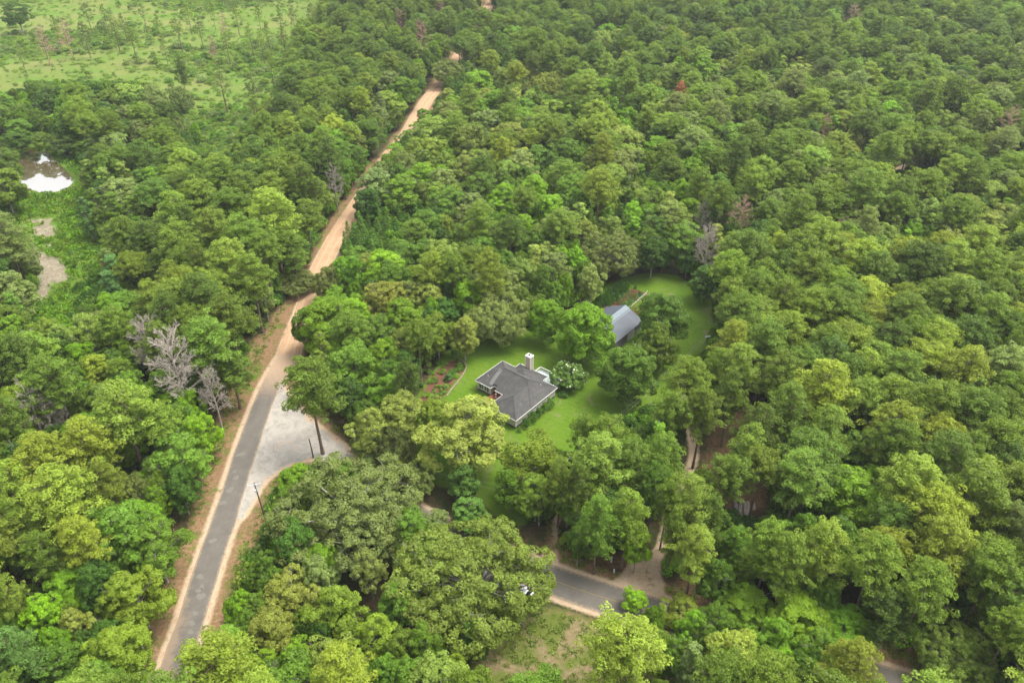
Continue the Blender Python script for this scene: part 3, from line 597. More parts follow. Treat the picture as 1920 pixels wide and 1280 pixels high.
def crown_from_clumps(C, Rr, per, size, asp, jit, g, up=.25, squash=.8, out=None, low=-.35):
    """C (k,3) clump centres, Rr (k) radii"""
    k = len(C); n = per; D = unit(g.normal(0, 1, (k, n, 3))); D[..., 2] = np.where(D[..., 2] < low, -D[..., 2] * .6, D[..., 2]); D = unit(D)
    if out is not None: D = unit(D + .55 * out[:, None, :])
    rr = Rr[:, None, None] * g.uniform(.72, 1.06, (k, n, 1)); P = C[:, None, :] + D * rr * np.array([1, 1, squash]); N = D + np.array([0, 0, up])
    val = np.repeat(g.uniform(0, 1, k), n) * .75 + g.uniform(0, .25, k * n)
    return cards(P.reshape(-1, 3), N.reshape(-1, 3), size, asp, jit, g, val)
def limbs_mesh(name, H, r0, branches, bend=0.0, g=None, top=.93, twigs=()):
    m = MB(); ph = g.uniform(0, 6.28); pts = []; rs = []
    for k in range(9):
        f = k / 8; pts.append((bend * math.sin(f * 2.6 + ph) * f, bend * math.cos(f * 2.1 + ph) * f * .8, -.4 + f * (H * top + .4))); rs.append(r0 * (1 - .8 * f ** 1.2) * (1.35 if k == 0 else 1))
    m.tube(pts, rs, 8, cap=False)
    def ax(z):
        f = min(1, max(0, (z + .4) / (H * top + .4))) * 8; i = min(7, int(f)); a_, b_ = Vector(pts[i]), Vector(pts[i + 1]); return a_.lerp(b_, f - i)
    for (z, tip, r) in branches:
        a_ = ax(z); b_ = Vector(tip); mid = a_.lerp(b_, .5) + Vector((g.normal(0, .15), g.normal(0, .15), (b_ - a_).length * .06)); m.tube([a_, mid, b_], [r, r * .65, r * .25], 5, cap=False)
    for a_, b_, r in twigs:
        a_, b_ = Vector(a_), Vector(b_); mid = a_.lerp(b_, .5) + Vector((g.normal(0, .2), g.normal(0, .2), g.normal(0, .15))); m.tube([a_, mid, b_], [r, r * .8, r * .4], 4, cap=False)
    me = bpy.data.meshes.new(name); me.from_pydata(m.v, [], m.f); me.polygons.foreach_set("use_smooth", [True] * len(m.f)); me.update(); return me

def leaf_mat(name, base=(1, 1, 1), vary=.26, warm=(1.12, 1.03, .8), trans=.38, mottle=.3):
    s = NT(name); tint = s.attr("tint", 'INSTANCER', 'Color'); v = s.attr("cv"); oi = s.n("ShaderNodeObjectInfo").outputs['Random']
    c = s.mix(1.0, tint, tuple(base), 'MULTIPLY'); k = s.mapr(v, 0, 1, 1 - vary, 1 + vary)
    hh = s.n("ShaderNodeHueSaturation"); s.val(hh.inputs['Value'], k); s.l(c, hh.inputs['Color']); c = hh.outputs[0]
    c = s.mix(s.math('MULTIPLY', s.mapr(s.noise(.35, 3, .6, s.obj()), .42, .68), mottle), c, s.mix(1.0, c, warm, 'MULTIPLY'))
    df = s.n("ShaderNodeBsdfPrincipled"); s.l(c, df.inputs['Base Color']); df.inputs['Roughness'].default_value = .55; df.inputs['Specular IOR Level'].default_value = .22
    tr = s.n("ShaderNodeBsdfTranslucent"); s.l(s.mix(1.0, c, (1.2, 1.25, .6), 'MULTIPLY'), tr.inputs[0])
    mx = s.n("ShaderNodeMixShader"); mx.inputs[0].default_value = trans; s.l(df.outputs[0], mx.inputs[1]); s.l(tr.outputs[0], mx.inputs[2]); s.l(mx.outputs[0], s.out.inputs[0]); return s.m
M_needle = leaf_mat("pine_needles", warm=(1.10, 1.02, .8), mottle=.35); M_leaf = leaf_mat("leaves"); M_gloss = leaf_mat("glossy_leaves", vary=.3, trans=.15)
def bark_mat(name, a_, b_):
    s = NT(name); n1 = s.noise(2.5, 5, .7, s.obj()); return s.principled(s.mix(s.mapr(n1, .35, .65), a_, b_), .95, .1)
M_pbark = bark_mat("pine_bark", (.10, .070, .052), (.20, .15, .12)); M_obark = bark_mat("oak_bark", (.15, .135, .115), (.34, .32, .28)); M_dead = bark_mat("dead_bark", (.23, .195, .165), (.37, .325, .28)); M_deadr = bark_mat("reddish_dead_bark", (.26, .155, .11), (.40, .27, .20))

PROTO = {}
def put(kind, cm, tm, R, H, hc, cmat, tmat, extra=None):
    PROTO.setdefault(kind, []).append(dict(crown=cm, trunk=tm, R=R, H=H, hc=hc, cmat=cmat, tmat=tmat, extra=extra))
    cm and cm.materials.append(cmat); tm.materials.append(tmat)
    if cm:
        q = np.empty(len(cm.vertices) * 3, np.float32); cm.vertices.foreach_get("co", q); q = q.reshape(-1, 3); d = PROTO[kind][-1]; d['R'] = float(np.percentile(np.hypot(q[:, 0], q[:, 1]), 96)); d['H'] = float(q[:, 2].max()); d['hc'] = float(np.percentile(q[:, 2], 55) / d['H'])
def make_pine(seed, sparse=False, H=23.0, R=5.0, zb=.46):
    g = np.random.default_rng(seed); C = []; rr = []; br = []; out = []; nb = 26 if sparse else 54
    for i in range(nb):
        t = (i + g.uniform(0, 1)) / nb; t = t ** .8; z = H * (zb + (.96 - zb) * t); prof = (1 - t ** 1.9) ** .75 * min(1, .62 + 1.5 * t); L = R * prof * g.uniform(.66, 1.1) + .3; az = i * 2.4 + g.normal(0, .5)
        d = np.array([math.cos(az), math.sin(az), 0]); tip = d * L; tz = z + L * g.uniform(.02, .30)
        br.append((z - .3, (tip[0], tip[1], tz - .3), .075 if L > 2 else .05)); nC = 2 + int(L > 1.6) + int(L > 3) + (0 if sparse else int(L > 2.0) + int(L > 2.6) + int(L > 3.6))
        for k in range(nC):
            f = 1 - k * .16 - g.uniform(0, .08); sd_ = g.normal(0, .42, 3) * np.array([1, 1, .75]) * (1 + .25 * k)
            C.append(np.array([tip[0] * f, tip[1] * f, z + (tz - z) * f]) + sd_); rr.append(g.uniform(.5, .75) if sparse else g.uniform(.52, .88)); out.append(d * .4 + np.array([0, 0, .5]))
    for k in range(5): C.append(np.array([g.normal(0, .5), g.normal(0, .5), H * .965 + g.uniform(-.5, .3)])); rr.append(.7); out.append(np.array([0, 0, .9]))
    C = np.array(C); V, F_, val = crown_from_clumps(C, np.array(rr), 54, .30, .5, .6, g, .25, .92, np.array(out), -.3)
    return mesh_np("pine_crown", V, F_, 4, {'cv': ('FACE', val)}), limbs_mesh("pine_trunk", H, .26, br, .35, g)
for i in range(8): a_, b_ = make_pine(100 + i, H=23, R=(4.8, 4.4, 5.1, 4.6, 5.2, 4.2, 4.9, 4.7)[i], zb=(.46, .38, .5, .34, .54, .42, .48, .4)[i]); put('pine', a_, b_, 5.2, 23.0, .73, M_needle, M_pbark)
for i in range(6): a_, b_ = make_pine(120 + i, H=20, R=5.0, zb=(.60, .66, .62, .56, .68, .64)[i]); put('roundpine', a_, b_, 5.2, 20.0, .8, M_needle, M_pbark)
for i in range(3): a_, b_ = make_pine(140 + i, True, 20, 3.2, .45); put('thinpine', a_, b_, 3.2, 20.0, .72, M_needle, M_pbark)
def make_broad(seed, R=5.5, H=15.0, zc=.56, vz=.44, nl=13, lobe=.42, per=84, size=.32, rc=(.6, 1.0), cone=0.0, nclump=15, trunk_r=.28, fill=.25):
    g = np.random.default_rng(seed); C = []; rr = []; out = []; br = []; cz = H * zc; hz = H * vz
    dirs = [unit(np.array([0, 0, 1.0]))]
    for i in range(nl - 1):
        z = 1 - 1.75 * (i + .6) / nl; a_ = i * 2.399 + g.normal(0, .3); q = math.sqrt(max(0, 1 - z * z)); dirs.append(np.array([q * math.cos(a_), q * math.sin(a_), z]))
    tw = []
    for d in dirs:
        hf = (d[2] + 1) / 2; taper = 1 - cone * hf; k = g.uniform(.78, 1.18); lr = lobe * R * g.uniform(.75, 1.2) * (1 - .45 * cone * hf)
        lc = np.array([d[0] * (R - lr) * taper * k, d[1] * (R - lr) * taper * k, cz + d[2] * (hz - lr * .75) * k]); br.append((max(H * .18, lc[2] - R * .45), tuple(lc), .11 * R / 5.5))
        if g.uniform() < .5:
            for _ in range(4): e = unit(g.normal(0, 1, 3) + d + np.array([0, 0, .4])); tw.append((tuple(lc), tuple(lc + e * lr * g.uniform(1.0, 1.32)), .055))
        n = max(5, int(nclump * (lr / (lobe * R)) ** 2)); D = unit(g.normal(0, 1, (n, 3)) + d * .75 + np.array([0, 0, .25]))
        for e in D: C.append(lc + e * lr * g.uniform(.72, 1.0) * np.array([1, 1, .8])); rr.append(g.uniform(*rc)); out.append(e)
    for _ in range(int(len(C) * fill)): e = unit(g.normal(0, 1, 3)); C.append(np.array([0, 0, cz]) + e * np.array([R * .5, R * .5, hz * .55])); rr.append(rc[1]); out.append(e)
    V, F_, val = crown_from_clumps(np.array(C), np.array(rr), per, size, .66, .48, g, .22, .8, np.array(out))
    return mesh_np("crown", V, F_, 4, {'cv': ('FACE', val)}), limbs_mesh("trunk", H * .82, trunk_r, br, .3, g, .93, tw)
for i in range(8): a_, b_ = make_broad(200 + i, nl=(13, 17, 11, 15, 20, 9, 24, 14)[i], lobe=(.42, .36, .46, .40, .31, .50, .28, .38)[i], vz=(.44, .45, .41, .46, .43, .40, .44, .47)[i]); put('broad', a_, b_, 5.5, 15.0, .62, M_leaf, M_obark)
for i in range(2): a_, b_ = make_broad(270 + i, H=12.5, zc=.51, vz=.49, nl=18, lobe=.38, trunk_r=.24, fill=.35); put('full', a_, b_, 5.5, 12.5, .54, M_leaf, M_obark)
for i in range(3): a_, b_ = make_broad(230 + i, R=12.5, H=14.5, zc=.56, vz=.44, nl=48, lobe=.23, per=84, size=.36, rc=(.7, 1.2), nclump=15, trunk_r=.75, fill=.25); put('liveoak', a_, b_, 12.5, 14.5, .6, M_leaf, M_obark)
for i in range(2): a_, b_ = make_broad(240 + i, R=3.0, H=15.0, zc=.56, vz=.44, nl=17, lobe=.40, per=60, size=.32, rc=(.4, .65), cone=.72, nclump=10, trunk_r=.18); put('cone', a_, b_, 3.0, 15.0, .62, M_leaf, M_obark)
for i in range(2): a_, b_ = make_broad(250 + i, R=4.5, H=11.0, zc=.52, vz=.46, nl=20, lobe=.33, per=70, size=.34, rc=(.5, .8), cone=.35, nclump=12, trunk_r=.25, fill=.4); put('magnolia', a_, b_, 4.5, 11.0, .55, M_gloss, M_obark)
def make_young(seed, H=8.0, R=1.7):
    g = np.random.default_rng(seed); C = []; rr = []; out = []; br = []
    for i in range(34):
        t = (i + .5) / 34; z = H * (.08 + .88 * t); L = R * (1 - t) ** .8 * g.uniform(.7, 1.1); az = i * 2.4; d = np.array([math.cos(az), math.sin(az), 0.0]); C.append(d * L * .8 + np.array([0, 0, z + L * .35])); rr.append(.28 + .34 * (1 - t)); out.append(d * .5 + np.array([0, 0, .8])); br.append((z, tuple(C[-1]), .03))
    V, F_, val = crown_from_clumps(np.array(C), np.array(rr), 34, .36, .3, .5, g, .2, 1.1, np.array(out)); return mesh_np("crown", V, F_, 4, {'cv': ('FACE', val)}), limbs_mesh("trunk", H, .09, br[::2], .1, g)
for i in range(3): a_, b_ = make_young(300 + i); put('young', a_, b_, 1.7, 8.0, .6, M_needle, M_pbark)
def make_dead(seed, H, R, mat, pine=True):
    g = np.random.default_rng(seed); m = MB(); rr_ = random.Random(seed)
    m.tube([(0, 0, -.4), (.2, .1, H * .4), (-.1, .3, H * .75), (.1, .2, H)], [.3, .22, .12, .04], 7)
    def twig(a_, d, L, r, dep):
        b_ = a_ + d * L + Vector((rr_.gauss(0, .08), rr_.gauss(0, .08), rr_.gauss(0, .05))) * L; mid = a_.lerp(b_, .5) + Vector((rr_.gauss(0, .06), rr_.gauss(0, .06), rr_.gauss(0, .06))) * L
        m.tube([a_, mid, b_], [r, r * .75, r * .5], 4, cap=False)
        if dep > 0:
            for k in range(5 if dep > 1 else 4):
                q = a_.lerp(b_, .35 + .65 * (k + 1) / (5 if dep > 1 else 4)); e = (d + Vector((rr_.gauss(0, .6), rr_.gauss(0, .6), rr_.gauss(.15, .45)))).normalized(); twig(q, e, L * rr_.uniform(.35, .6), max(.028, r * .58), dep - 1)
    nb = 24
    for i in range(nb):
        t = (i + .5) / nb; z = H * (.32 + .66 * t); az = i * 2.4 + rr_.gauss(0, .4); up = .15 if pine else .8; d = Vector((math.cos(az), math.sin(az), up + .4 * t)).normalized(); twig(Vector((.1, .2, z)), d, R * (1 - .55 * t) * rr_.uniform(.55, .9), .08, 3)
    me = bpy.data.meshes.new("dead_trunk"); me.from_pydata(m.v, [], m.f); me.update(); return me
put('dead', None, make_dead(400, 17, 5.5, None), 5.5, 17.0, .7, None, M_dead); put('dead', None, make_dead(401, 14, 5.0, None, False), 5.0, 14.0, .7, None, M_dead); put('deadred', None, make_dead(402, 18, 4.5, None), 4.5, 18.0, .7, None, M_deadr)
def make_bush(seed, R=1.3, H=1.6, n=13, per=64, size=.24):
    g = np.random.default_rng(seed); D = unit(g.normal(0, 1, (n, 3))); D[:, 2] = np.abs(D[:, 2]); C = D * np.array([R * .6, R * .6, H * .5]) + np.array([0, 0, H * .35])
    V, F_, val = crown_from_clumps(C, g.uniform(.32, .55, n) * R, per, size, .6, .6, g, .2, .9, D); return mesh_np("bush_leaves", V, F_, 4, {'cv': ('FACE', val)})
BUSH = [make_bush(500 + i, *((1.3, 1.6), (1.7, 1.2), (1.0, 2.2), (1.4, 1.9))[i]) for i in range(4)]
for b in BUSH: b.materials.append(M_leaf)
def tuft(seed):
    g = np.random.default_rng(seed); n = 26; P = g.normal(0, .35, (n, 3)); P[:, 2] = g.uniform(.05, .45, n); V, F_, v = cards(P, np.tile([0, -.5, .6], (n, 1)), .42, .35, .7, g, g.uniform(0, 1, n)); me = mesh_np("grass_tuft", V, F_, 4, {'cv': ('FACE', v)}); me.materials.append(M_leaf); return me
TUFT = [tuft(i) for i in range(2)]

# ------------------------------------------------------------------ palette (foliage albedo)
TINT = dict(oakolive=(.148, .222, .036), olive=(.122, .205, .024), lightolive=(.170, .262, .036), yellowolive=(.188, .262, .030), darkolive=(.086, .156, .022), bluegreen=(.085, .180, .045), yellowlime=(.212, .305, .034),
            mid=(.104, .205, .022), bright=(.148, .288, .018), vivid=(.155, .315, .014), dark=(.062, .138, .018), greygreen=(.155, .220, .062), paleyellow=(.212, .285, .058), khaki=(.190, .240, .045),
            yellowgreen=(.172, .262, .024), pale=(.185, .280, .052), rust=(.270, .115, .055), young=(.095, .205, .026), cream=(.30, .31, .16))
CNAME = dict(oakolive="olive", olive="olive", lightolive="light olive", yellowolive="yellow-olive", darkolive="dark olive", bluegreen="blue-green", yellowlime="bright lime", mid="mid-green", bright="bright green", vivid="vivid green", dark="dark green",
             greygreen="grey-green", paleyellow="pale yellow-green", khaki="khaki", yellowgreen="yellow-green", pale="pale green", rust="rust-brown", young="fresh green", cream="cream-flowered")

# ------------------------------------------------------------------ trees read off the photo: kind, crown centre (u, v), crown radius in photo pixels, foliage
P, B, LO, CO, MA, TP, DE, DR, FU = 'pine', 'broad', 'liveoak', 'cone', 'magnolia', 'thinpine', 'dead', 'deadred', 'full'
TREES = [
 # lower left wood
 (P, 25, 985, 42, 'olive'), (P, 150, 1012, 44, 'yellowolive'), (P, 78, 1040, 36, 'olive'), (B, 288, 1022, 56, 'mid'), (B, 128, 1098, 38, 'bright'), (P, 2, 1110, 34, 'lightolive'), (B, 82, 1150, 38, 'vivid'),
 (B, 250, 1108, 58, 'yellowgreen'), (B, 148, 1172, 36, 'khaki'), (B, 200, 1148, 26, 'olive'), (B, 218, 1222, 56, 'yellowgreen'), (P, 18, 1222, 46, 'bluegreen'), (B, 112, 1245, 44, 'mid'), (B, 55, 1280, 36, 'dark'), (P, 398, 1250, 78, 'yellowlime'),
 (P, 228, 770, 60, 'lightolive', "large light olive pine with bare lower trunk beside the glossy bright tree"), (P, 96, 712, 48, 'olive'), (P, 28, 668, 44, 'darkolive'), (B, 112, 655, 34, 'mid'), (B, 150, 668, 28, 'vivid'), (B, 178, 690, 32, 'yellowlime', "lime-tipped tree standing behind the pinkish dead tree"), (B, 235, 660, 26, 'bright'),
 (B, 342, 762, 36, 'vivid'), (B, 372, 805, 36, 'vivid', "glossy bright green tree below the big bare dead tree near the road"), (P, 158, 832, 50, 'yellowolive'), (P, 78, 862, 54, 'yellowolive'), (P, 112, 925, 62, 'yellowolive'), (P, 30, 905, 44, 'lightolive'), (P, 195, 905, 36, 'yellowolive'),
 (B, 335, 858, 56, 'mid'), (B, 232, 838, 28, 'bright'), (LO, 255, 925, 42, 'greygreen', "mossy silver-green tree hung with pale twigs in the lower wood"), (B, 335, 905, 34, 'dark'), (B, 292, 935, 26, 'bright'), (P, 10, 780, 40, 'olive'), (B, 5, 1180, 30, 'mid'),
 (P, 388, 640, 50, 'olive'), (P, 432, 690, 44, 'olive'), (P, 300, 640, 34, 'olive'), (B, 440, 650, 26, 'mid'),
 # left, pond and wet strip
 (B, 4, 345, 40, 'olive'), (B, 6, 300, 30, 'darkolive'), (P, 8, 440, 42, 'greygreen'), (B, 30, 480, 36, 'greygreen'), (B, 22, 545, 44, 'greygreen'), (B, 10, 600, 34, 'olive'), (CO, 168, 330, 20, 'pale'), (CO, 200, 345, 20, 'pale'), (CO, 235, 335, 20, 'pale'), (CO, 262, 350, 20, 'mid'), (CO, 285, 345, 20, 'bright'), (CO, 215, 395, 22, 'mid'), (CO, 250, 400, 22, 'olive'), (CO, 180, 385, 20, 'mid'), (CO, 160, 400, 18, 'bluegreen'),
 (CO, 208, 500, 24, 'pale'), (CO, 215, 515, 26, 'bluegreen'), (CO, 208, 545, 24, 'bluegreen'), (CO, 255, 475, 28, 'bluegreen'), (P, 228, 440, 34, 'olive'), (P, 278, 450, 34, 'darkolive'), (P, 335, 455, 42, 'olive'), (P, 325, 395, 40, 'olive'), (P, 372, 372, 38, 'olive'), (P, 285, 560, 32, 'lightolive'), (P, 375, 558, 52, 'olive'), (P, 430, 595, 46, 'olive'), (P, 322, 520, 28, 'lightolive'),
 (P, 430, 490, 44, 'lightolive'), (B, 350, 488, 18, 'bright'), (B, 205, 575, 26, 'bright'), (B, 165, 595, 24, 'mid'), (B, 20, 622, 34, 'bright'), (B, 88, 620, 28, 'lightolive'), (P, 400, 430, 40, 'lightolive'), (P, 470, 515, 40, 'olive'), (P, 455, 360, 40, 'olive'), (P, 415, 325, 36, 'olive'), (B, 310, 330, 24, 'bright'),
 (LO, 330, 182, 30, 'greygreen', "broad grey-green tree clump at the near edge of the meadow"), (B, 290, 200, 26, 'greygreen'), (B, 245, 195, 22, 'dark'), (B, 205, 190, 26, 'olive'), (B, 155, 165, 20, 'dark'), (B, 120, 175, 22, 'mid'), (B, 55, 190, 20, 'mid'), (B, 100, 210, 20, 'bright'), (B, 30, 220, 24, 'mid'), (B, 75, 245, 26, 'olive'), (B, 120, 250, 26, 'darkolive'), (B, 165, 255, 26, 'mid'), (B, 20, 245, 26, 'dark'), (B, 366, 245, 9, 'vivid', "small round vivid green shrub-like tree alone on the brushy slope"), (P, 338, 128, 12, 'darkolive'),
 # band of pines left of the dirt road
 (P, 508, 395, 46, 'lightolive'), (P, 572, 398, 32, 'olive'), (P, 545, 460, 36, 'olive'), (P, 495, 470, 34, 'olive'), (P, 570, 340, 34, 'olive'), (P, 520, 330, 34, 'olive'), (P, 618, 290, 32, 'darkolive'), (P, 560, 280, 32, 'olive'), (P, 480, 290, 34, 'darkolive'),
 (LO, 555, 525, 42, 'greygreen', "pale grey-green oak arching over the dirt road from its left"), (LO, 622, 525, 34, 'greygreen', "pale grey-green oak beside the young pine thicket and dirt road"), (B, 612, 598, 56, 'bright'), (B, 575, 605, 30, 'mid'), (B, 622, 640, 30, 'mid'),
 # centre wood
 (B, 742, 288, 24, 'bright'), (B, 712, 322, 22, 'greygreen'), (B, 795, 222, 20, 'mid'), (B, 782, 248, 20, 'pale'), (B, 705, 345, 40, 'greygreen'), (B, 688, 378, 28, 'dark'), (B, 755, 355, 36, 'mid'), (B, 790, 330, 32, 'bright'), (B, 835, 380, 38, 'mid'), (B, 905, 350, 42, 'mid'), (B, 945, 372, 34, 'bright'), (B, 872, 405, 26, 'greygreen'), (B, 905, 470, 38, 'mid'), (B, 832, 478, 42, 'pale'), (B, 860, 445, 28, 'olive'), (B, 800, 470, 30, 'mid'),
 (B, 722, 560, 46, 'khaki'), (B, 757, 590, 40, 'bright'), (B, 805, 558, 32, 'khaki'), (B, 780, 520, 26, 'olive'), (B, 877, 552, 32, 'vivid', "rounded vivid yellow-green tree at the wood edge above the lawn"), (LO, 932, 590, 60, 'greygreen', "spreading grey-green oak with visible trunk at the back of the lawn"), (B, 870, 620, 30, 'khaki'), (B, 700, 545, 26, 'dark'), (B, 945, 530, 34, 'greygreen'), (B, 705, 620, 34, 'mid'), (B, 820, 615, 34, 'yellowgreen'),
 (B, 660, 680, 52, 'mid'), (B, 720, 668, 34, 'bright'), (B, 760, 680, 30, 'dark'), (B, 722, 735, 38, 'bright'), (B, 660, 740, 36, 'dark'), (B, 620, 710, 28, 'mid'), (B, 755, 640, 28, 'khaki'), (P, 765, 708, 26, 'darkolive'),
 (P, 582, 722, 56, 'olive', "tall pine leaning over the gravel junction with bare trunk below"), (B, 690, 800, 40, 'paleyellow'), (B, 752, 772, 44, 'paleyellow'), (B, 872, 800, 82, 'paleyellow', "great pale yellow-green tree overlapping the house roof"), (B, 815, 775, 36, 'yellowlime'), (LO, 742, 836, 42, 'greygreen', "small grey-green oak tucked between two bigger crowns by the junction"),
 (B, 668, 832, 15, 'greygreen'), (LO, 660, 950, 132, 'greygreen', "very wide grey-green oak with mossy bare twigs below the junction"), (MA, 880, 958, 34, 'dark', "dark glossy tree with white blooms beside the mulch drive"), (MA, 870, 900, 30, 'dark', "dark glossy tree under the great pale yellow-green tree"), (B, 1000, 862, 60, 'yellowgreen'), (B, 955, 905, 30, 'mid'), (LO, 775, 895, 40, 'greygreen', "grey-green oak bridging the wide mossy oak and the mulch drive"), (B, 905, 985, 26, 'mid'), (B, 815, 975, 28, 'greygreen'), (B, 700, 868, 28, 'greygreen'), (B, 1065, 935, 26, 'bright'), (P, 1050, 890, 30, 'lightolive'),
 # lower middle
 (B, 690, 1065, 34, 'greygreen'), (B, 780, 1046, 34, 'vivid', "vivid lime green small tree between the two huge oaks"), (LO, 880, 1068, 143, 'oakolive', "huge spreading roadside oak with layered olive crown over parked cars"), (B, 622, 1145, 58, 'yellowgreen'), (B, 545, 1110, 50, 'khaki'), (B, 508, 1182, 46, 'khaki'), (B, 700, 1195, 48, 'yellowgreen'), (B, 745, 1125, 38, 'mid'),
 (B, 460, 1175, 30, 'mid'), (B, 795, 1205, 38, 'mid'), (P, 640, 1262, 62, 'yellowlime'), (B, 850, 1252, 26, 'yellowgreen'), (B, 560, 1232, 38, 'bright'), (B, 495, 1252, 38, 'bright'), (B, 770, 1270, 40, 'mid'), (B, 500, 1060, 26, 'mid'), (B, 595, 1075, 36, 'greygreen'),
 (P, 1168, 1215, 72, 'lightolive', "tall pine with bare forked top standing over the tan grass patch"), (B, 1190, 1120, 26, 'vivid', "small vivid green tree at the edge of the yellow-lined road"), (B, 1275, 1140, 36, 'yellowlime'), (B, 1378, 1232, 58, 'pale'), (B, 1402, 1128, 52, 'bright'), (B, 1330, 1205, 36, 'mid'), (B, 1262, 1225, 34, 'mid'), (B, 1225, 1165, 24, 'bright'),
 # pines round the sandy driveway
 (P, 1085, 905, 36, 'olive'), (P, 1140, 822, 40, 'olive'), (P, 1185, 862, 40, 'olive'), (P, 1245, 852, 40, 'olive'), (P, 1122, 970, 38, 'mid'), (P, 1178, 958, 38, 'olive'), (P, 1098, 812, 30, 'olive'), (P, 1228, 900, 30, 'mid'), (P, 1292, 935, 50, 'lightolive'), (P, 1252, 935, 28, 'olive'), (P, 1335, 965, 32, 'olive'), (P, 1262, 770, 34, 'olive'), (P, 1305, 1022, 44, 'lightolive'), (P, 1265, 990, 26, 'olive'), (B, 1195, 1020, 28, 'bright'), (B, 1085, 1010, 22, 'mid'),
 (P, 1292, 712, 44, 'olive'), (P, 1318, 768, 40, 'olive'), (P, 1385, 685, 44, 'lightolive'), (P, 1372, 735, 34, 'olive'), (P, 1408, 838, 40, 'lightolive'), (P, 1425, 800, 46, 'olive'), (P, 1376, 640, 34, 'yellowolive'), (P, 1392, 590, 38, 'olive'), (P, 1440, 640, 40, 'olive'), (P, 1345, 690, 30, 'olive'), (P, 1445, 1015, 40, 'olive'), (B, 1375, 1015, 34, 'mid'), (B, 1345, 1080, 34, 'mid'),
 # plantation on the lower right
 (P, 1545, 1020, 52, 'lightolive'), (P, 1480, 1045, 44, 'olive'), (P, 1640, 1052, 54, 'olive'), (P, 1770, 1020, 54, 'yellowolive'), (P, 1738, 1100, 50, 'olive'), (P, 1862, 1070, 52, 'olive'), (P, 1668, 1140, 48, 'darkolive'), (B, 1500, 1145, 64, 'bright'), (B, 1585, 1170, 50, 'bright'), (B, 1445, 1195, 44, 'bright'), (B, 1540, 1220, 46, 'mid'), (B, 1340, 1165, 36, 'mid'), (B, 1300, 1180, 34, 'bright'), (P, 1600, 1250, 60, 'yellowolive'), (LO, 1800, 1230, 70, 'pale', "light green feathery tree with bare white branches at the frame edge"), (B, 1460, 1248, 36, 'vivid'),
 (P, 1548, 722, 56, 'yellowolive'), (P, 1622, 692, 36, 'lightolive'), (P, 1692, 698, 40, 'olive'), (P, 1752, 760, 52, 'olive'), (P, 1680, 800, 50, 'yellowolive'), (MA, 1610, 845, 52, 'mid', "dark green broadleaf tree alone inside the pine plantation"), (P, 1828, 775, 54, 'olive'), (P, 1712, 908, 58, 'lightolive'), (P, 1832, 925, 62, 'olive'), (P, 1500, 892, 52, 'lightolive'), (P, 1470, 702, 44, 'olive'), (P, 1478, 762, 46, 'olive'), (P, 1890, 690, 46, 'greygreen'), (P, 1820, 855, 44, 'olive'), (P, 1555, 800, 40, 'lightolive'),
 (P, 1900, 985, 40, 'greygreen'), (P, 1895, 1180, 40, 'olive'), (P, 1760, 640, 42, 'lightolive'), (P, 1525, 580, 40, 'olive'), (P, 1590, 560, 40, 'olive'), (P, 1640, 510, 42, 'olive'), (P, 1700, 590, 42, 'olive'), (P, 1790, 560, 44, 'olive'), (P, 1860, 590, 44, 'olive'), (P, 1470, 560, 36, 'olive'), (P, 1540, 450, 42, 'lightolive'), (P, 1500, 400, 40, 'olive'), (P, 1790, 490, 42, 'lightolive'), (P, 1850, 505, 42, 'olive'), (B, 1720, 470, 28, 'yellowgreen'), (B, 1745, 455, 20, 'yellowgreen'), (B, 1650, 445, 38, 'pale'), (B, 1740, 400, 44, 'pale'), (B, 1855, 370, 44, 'pale'), (B, 1860, 430, 44, 'paleyellow'), (P, 1625, 355, 40, 'olive'), (P, 1690, 368, 34, 'olive'),
 # round the lawn and behind it
 (LO, 1145, 470, 58, 'greygreen', "grey-green oak draped to the ground at the upper corner of the lawn"), (CO, 1085, 415, 24, 'pale'), (B, 1040, 500, 36, 'greygreen'), (B, 1078, 485, 26, 'vivid'), (B, 1028, 392, 40, 'bright'), (B, 982, 425, 28, 'bright'), (B, 978, 512, 34, 'pale'), (B, 1000, 460, 34, 'mid'), (B, 1110, 520, 26, 'greygreen'), (FU, 1025, 592, 32, 'bright', "round green tree standing on the lawn behind the white-flowering tree"),
 (FU, 1100, 612, 54, 'bright', "rounded bright green tree in front of the metal-roofed barn"), (FU, 1245, 585, 50, 'mid', "dark round tree hiding the far side of the metal-roofed barn"), (FU, 1235, 642, 36, 'olive', "dark olive tree standing between two lawn trees by the barn"), (FU, 1180, 690, 52, 'mid', "large mid-green lawn tree nearest the wires"), (B, 1232, 430, 34, 'dark'), (B, 1285, 445, 40, 'mid'), (B, 1225, 470, 28, 'dark'), (MA, 1322, 528, 30, 'dark'), (P, 1402, 470, 44, 'darkolive'), (B, 1440, 500, 26, 'dark'), (P, 1372, 556, 30, 'yellowolive'), (P, 1420, 540, 36, 'olive'), (B, 1190, 400, 26, 'vivid'),
 (B, 1230, 378, 34, 'olive'), (B, 1275, 360, 34, 'vivid'), (B, 1340, 350, 32, 'mid'), (B, 1385, 372, 26, 'mid'), (B, 1290, 395, 26, 'bright'), (B, 1140, 385, 24, 'yellowgreen'), (LO, 1025, 155, 36, 'paleyellow', "big pale cream-topped tree in the upper centre of the forest"), (LO, 842, 130, 32, 'greygreen', "grey-green oak leaning over the upper stretch of dirt road"), (P, 1275, 174, 15, 'rust', "rust-brown dying tree standing out in the green forest"),
 (B, 1065, 235, 26, 'lightolive'), (B, 1595, 265, 26, 'paleyellow'), (LO, 1130, 75, 34, 'paleyellow', "pale yellow-green rounded tree near the top of the forest"), (B, 905, 185, 22, 'paleyellow'), (P, 880, 185, 26, 'lightolive'), (B, 30, 22, 26, 'dark'),
 # dead trees
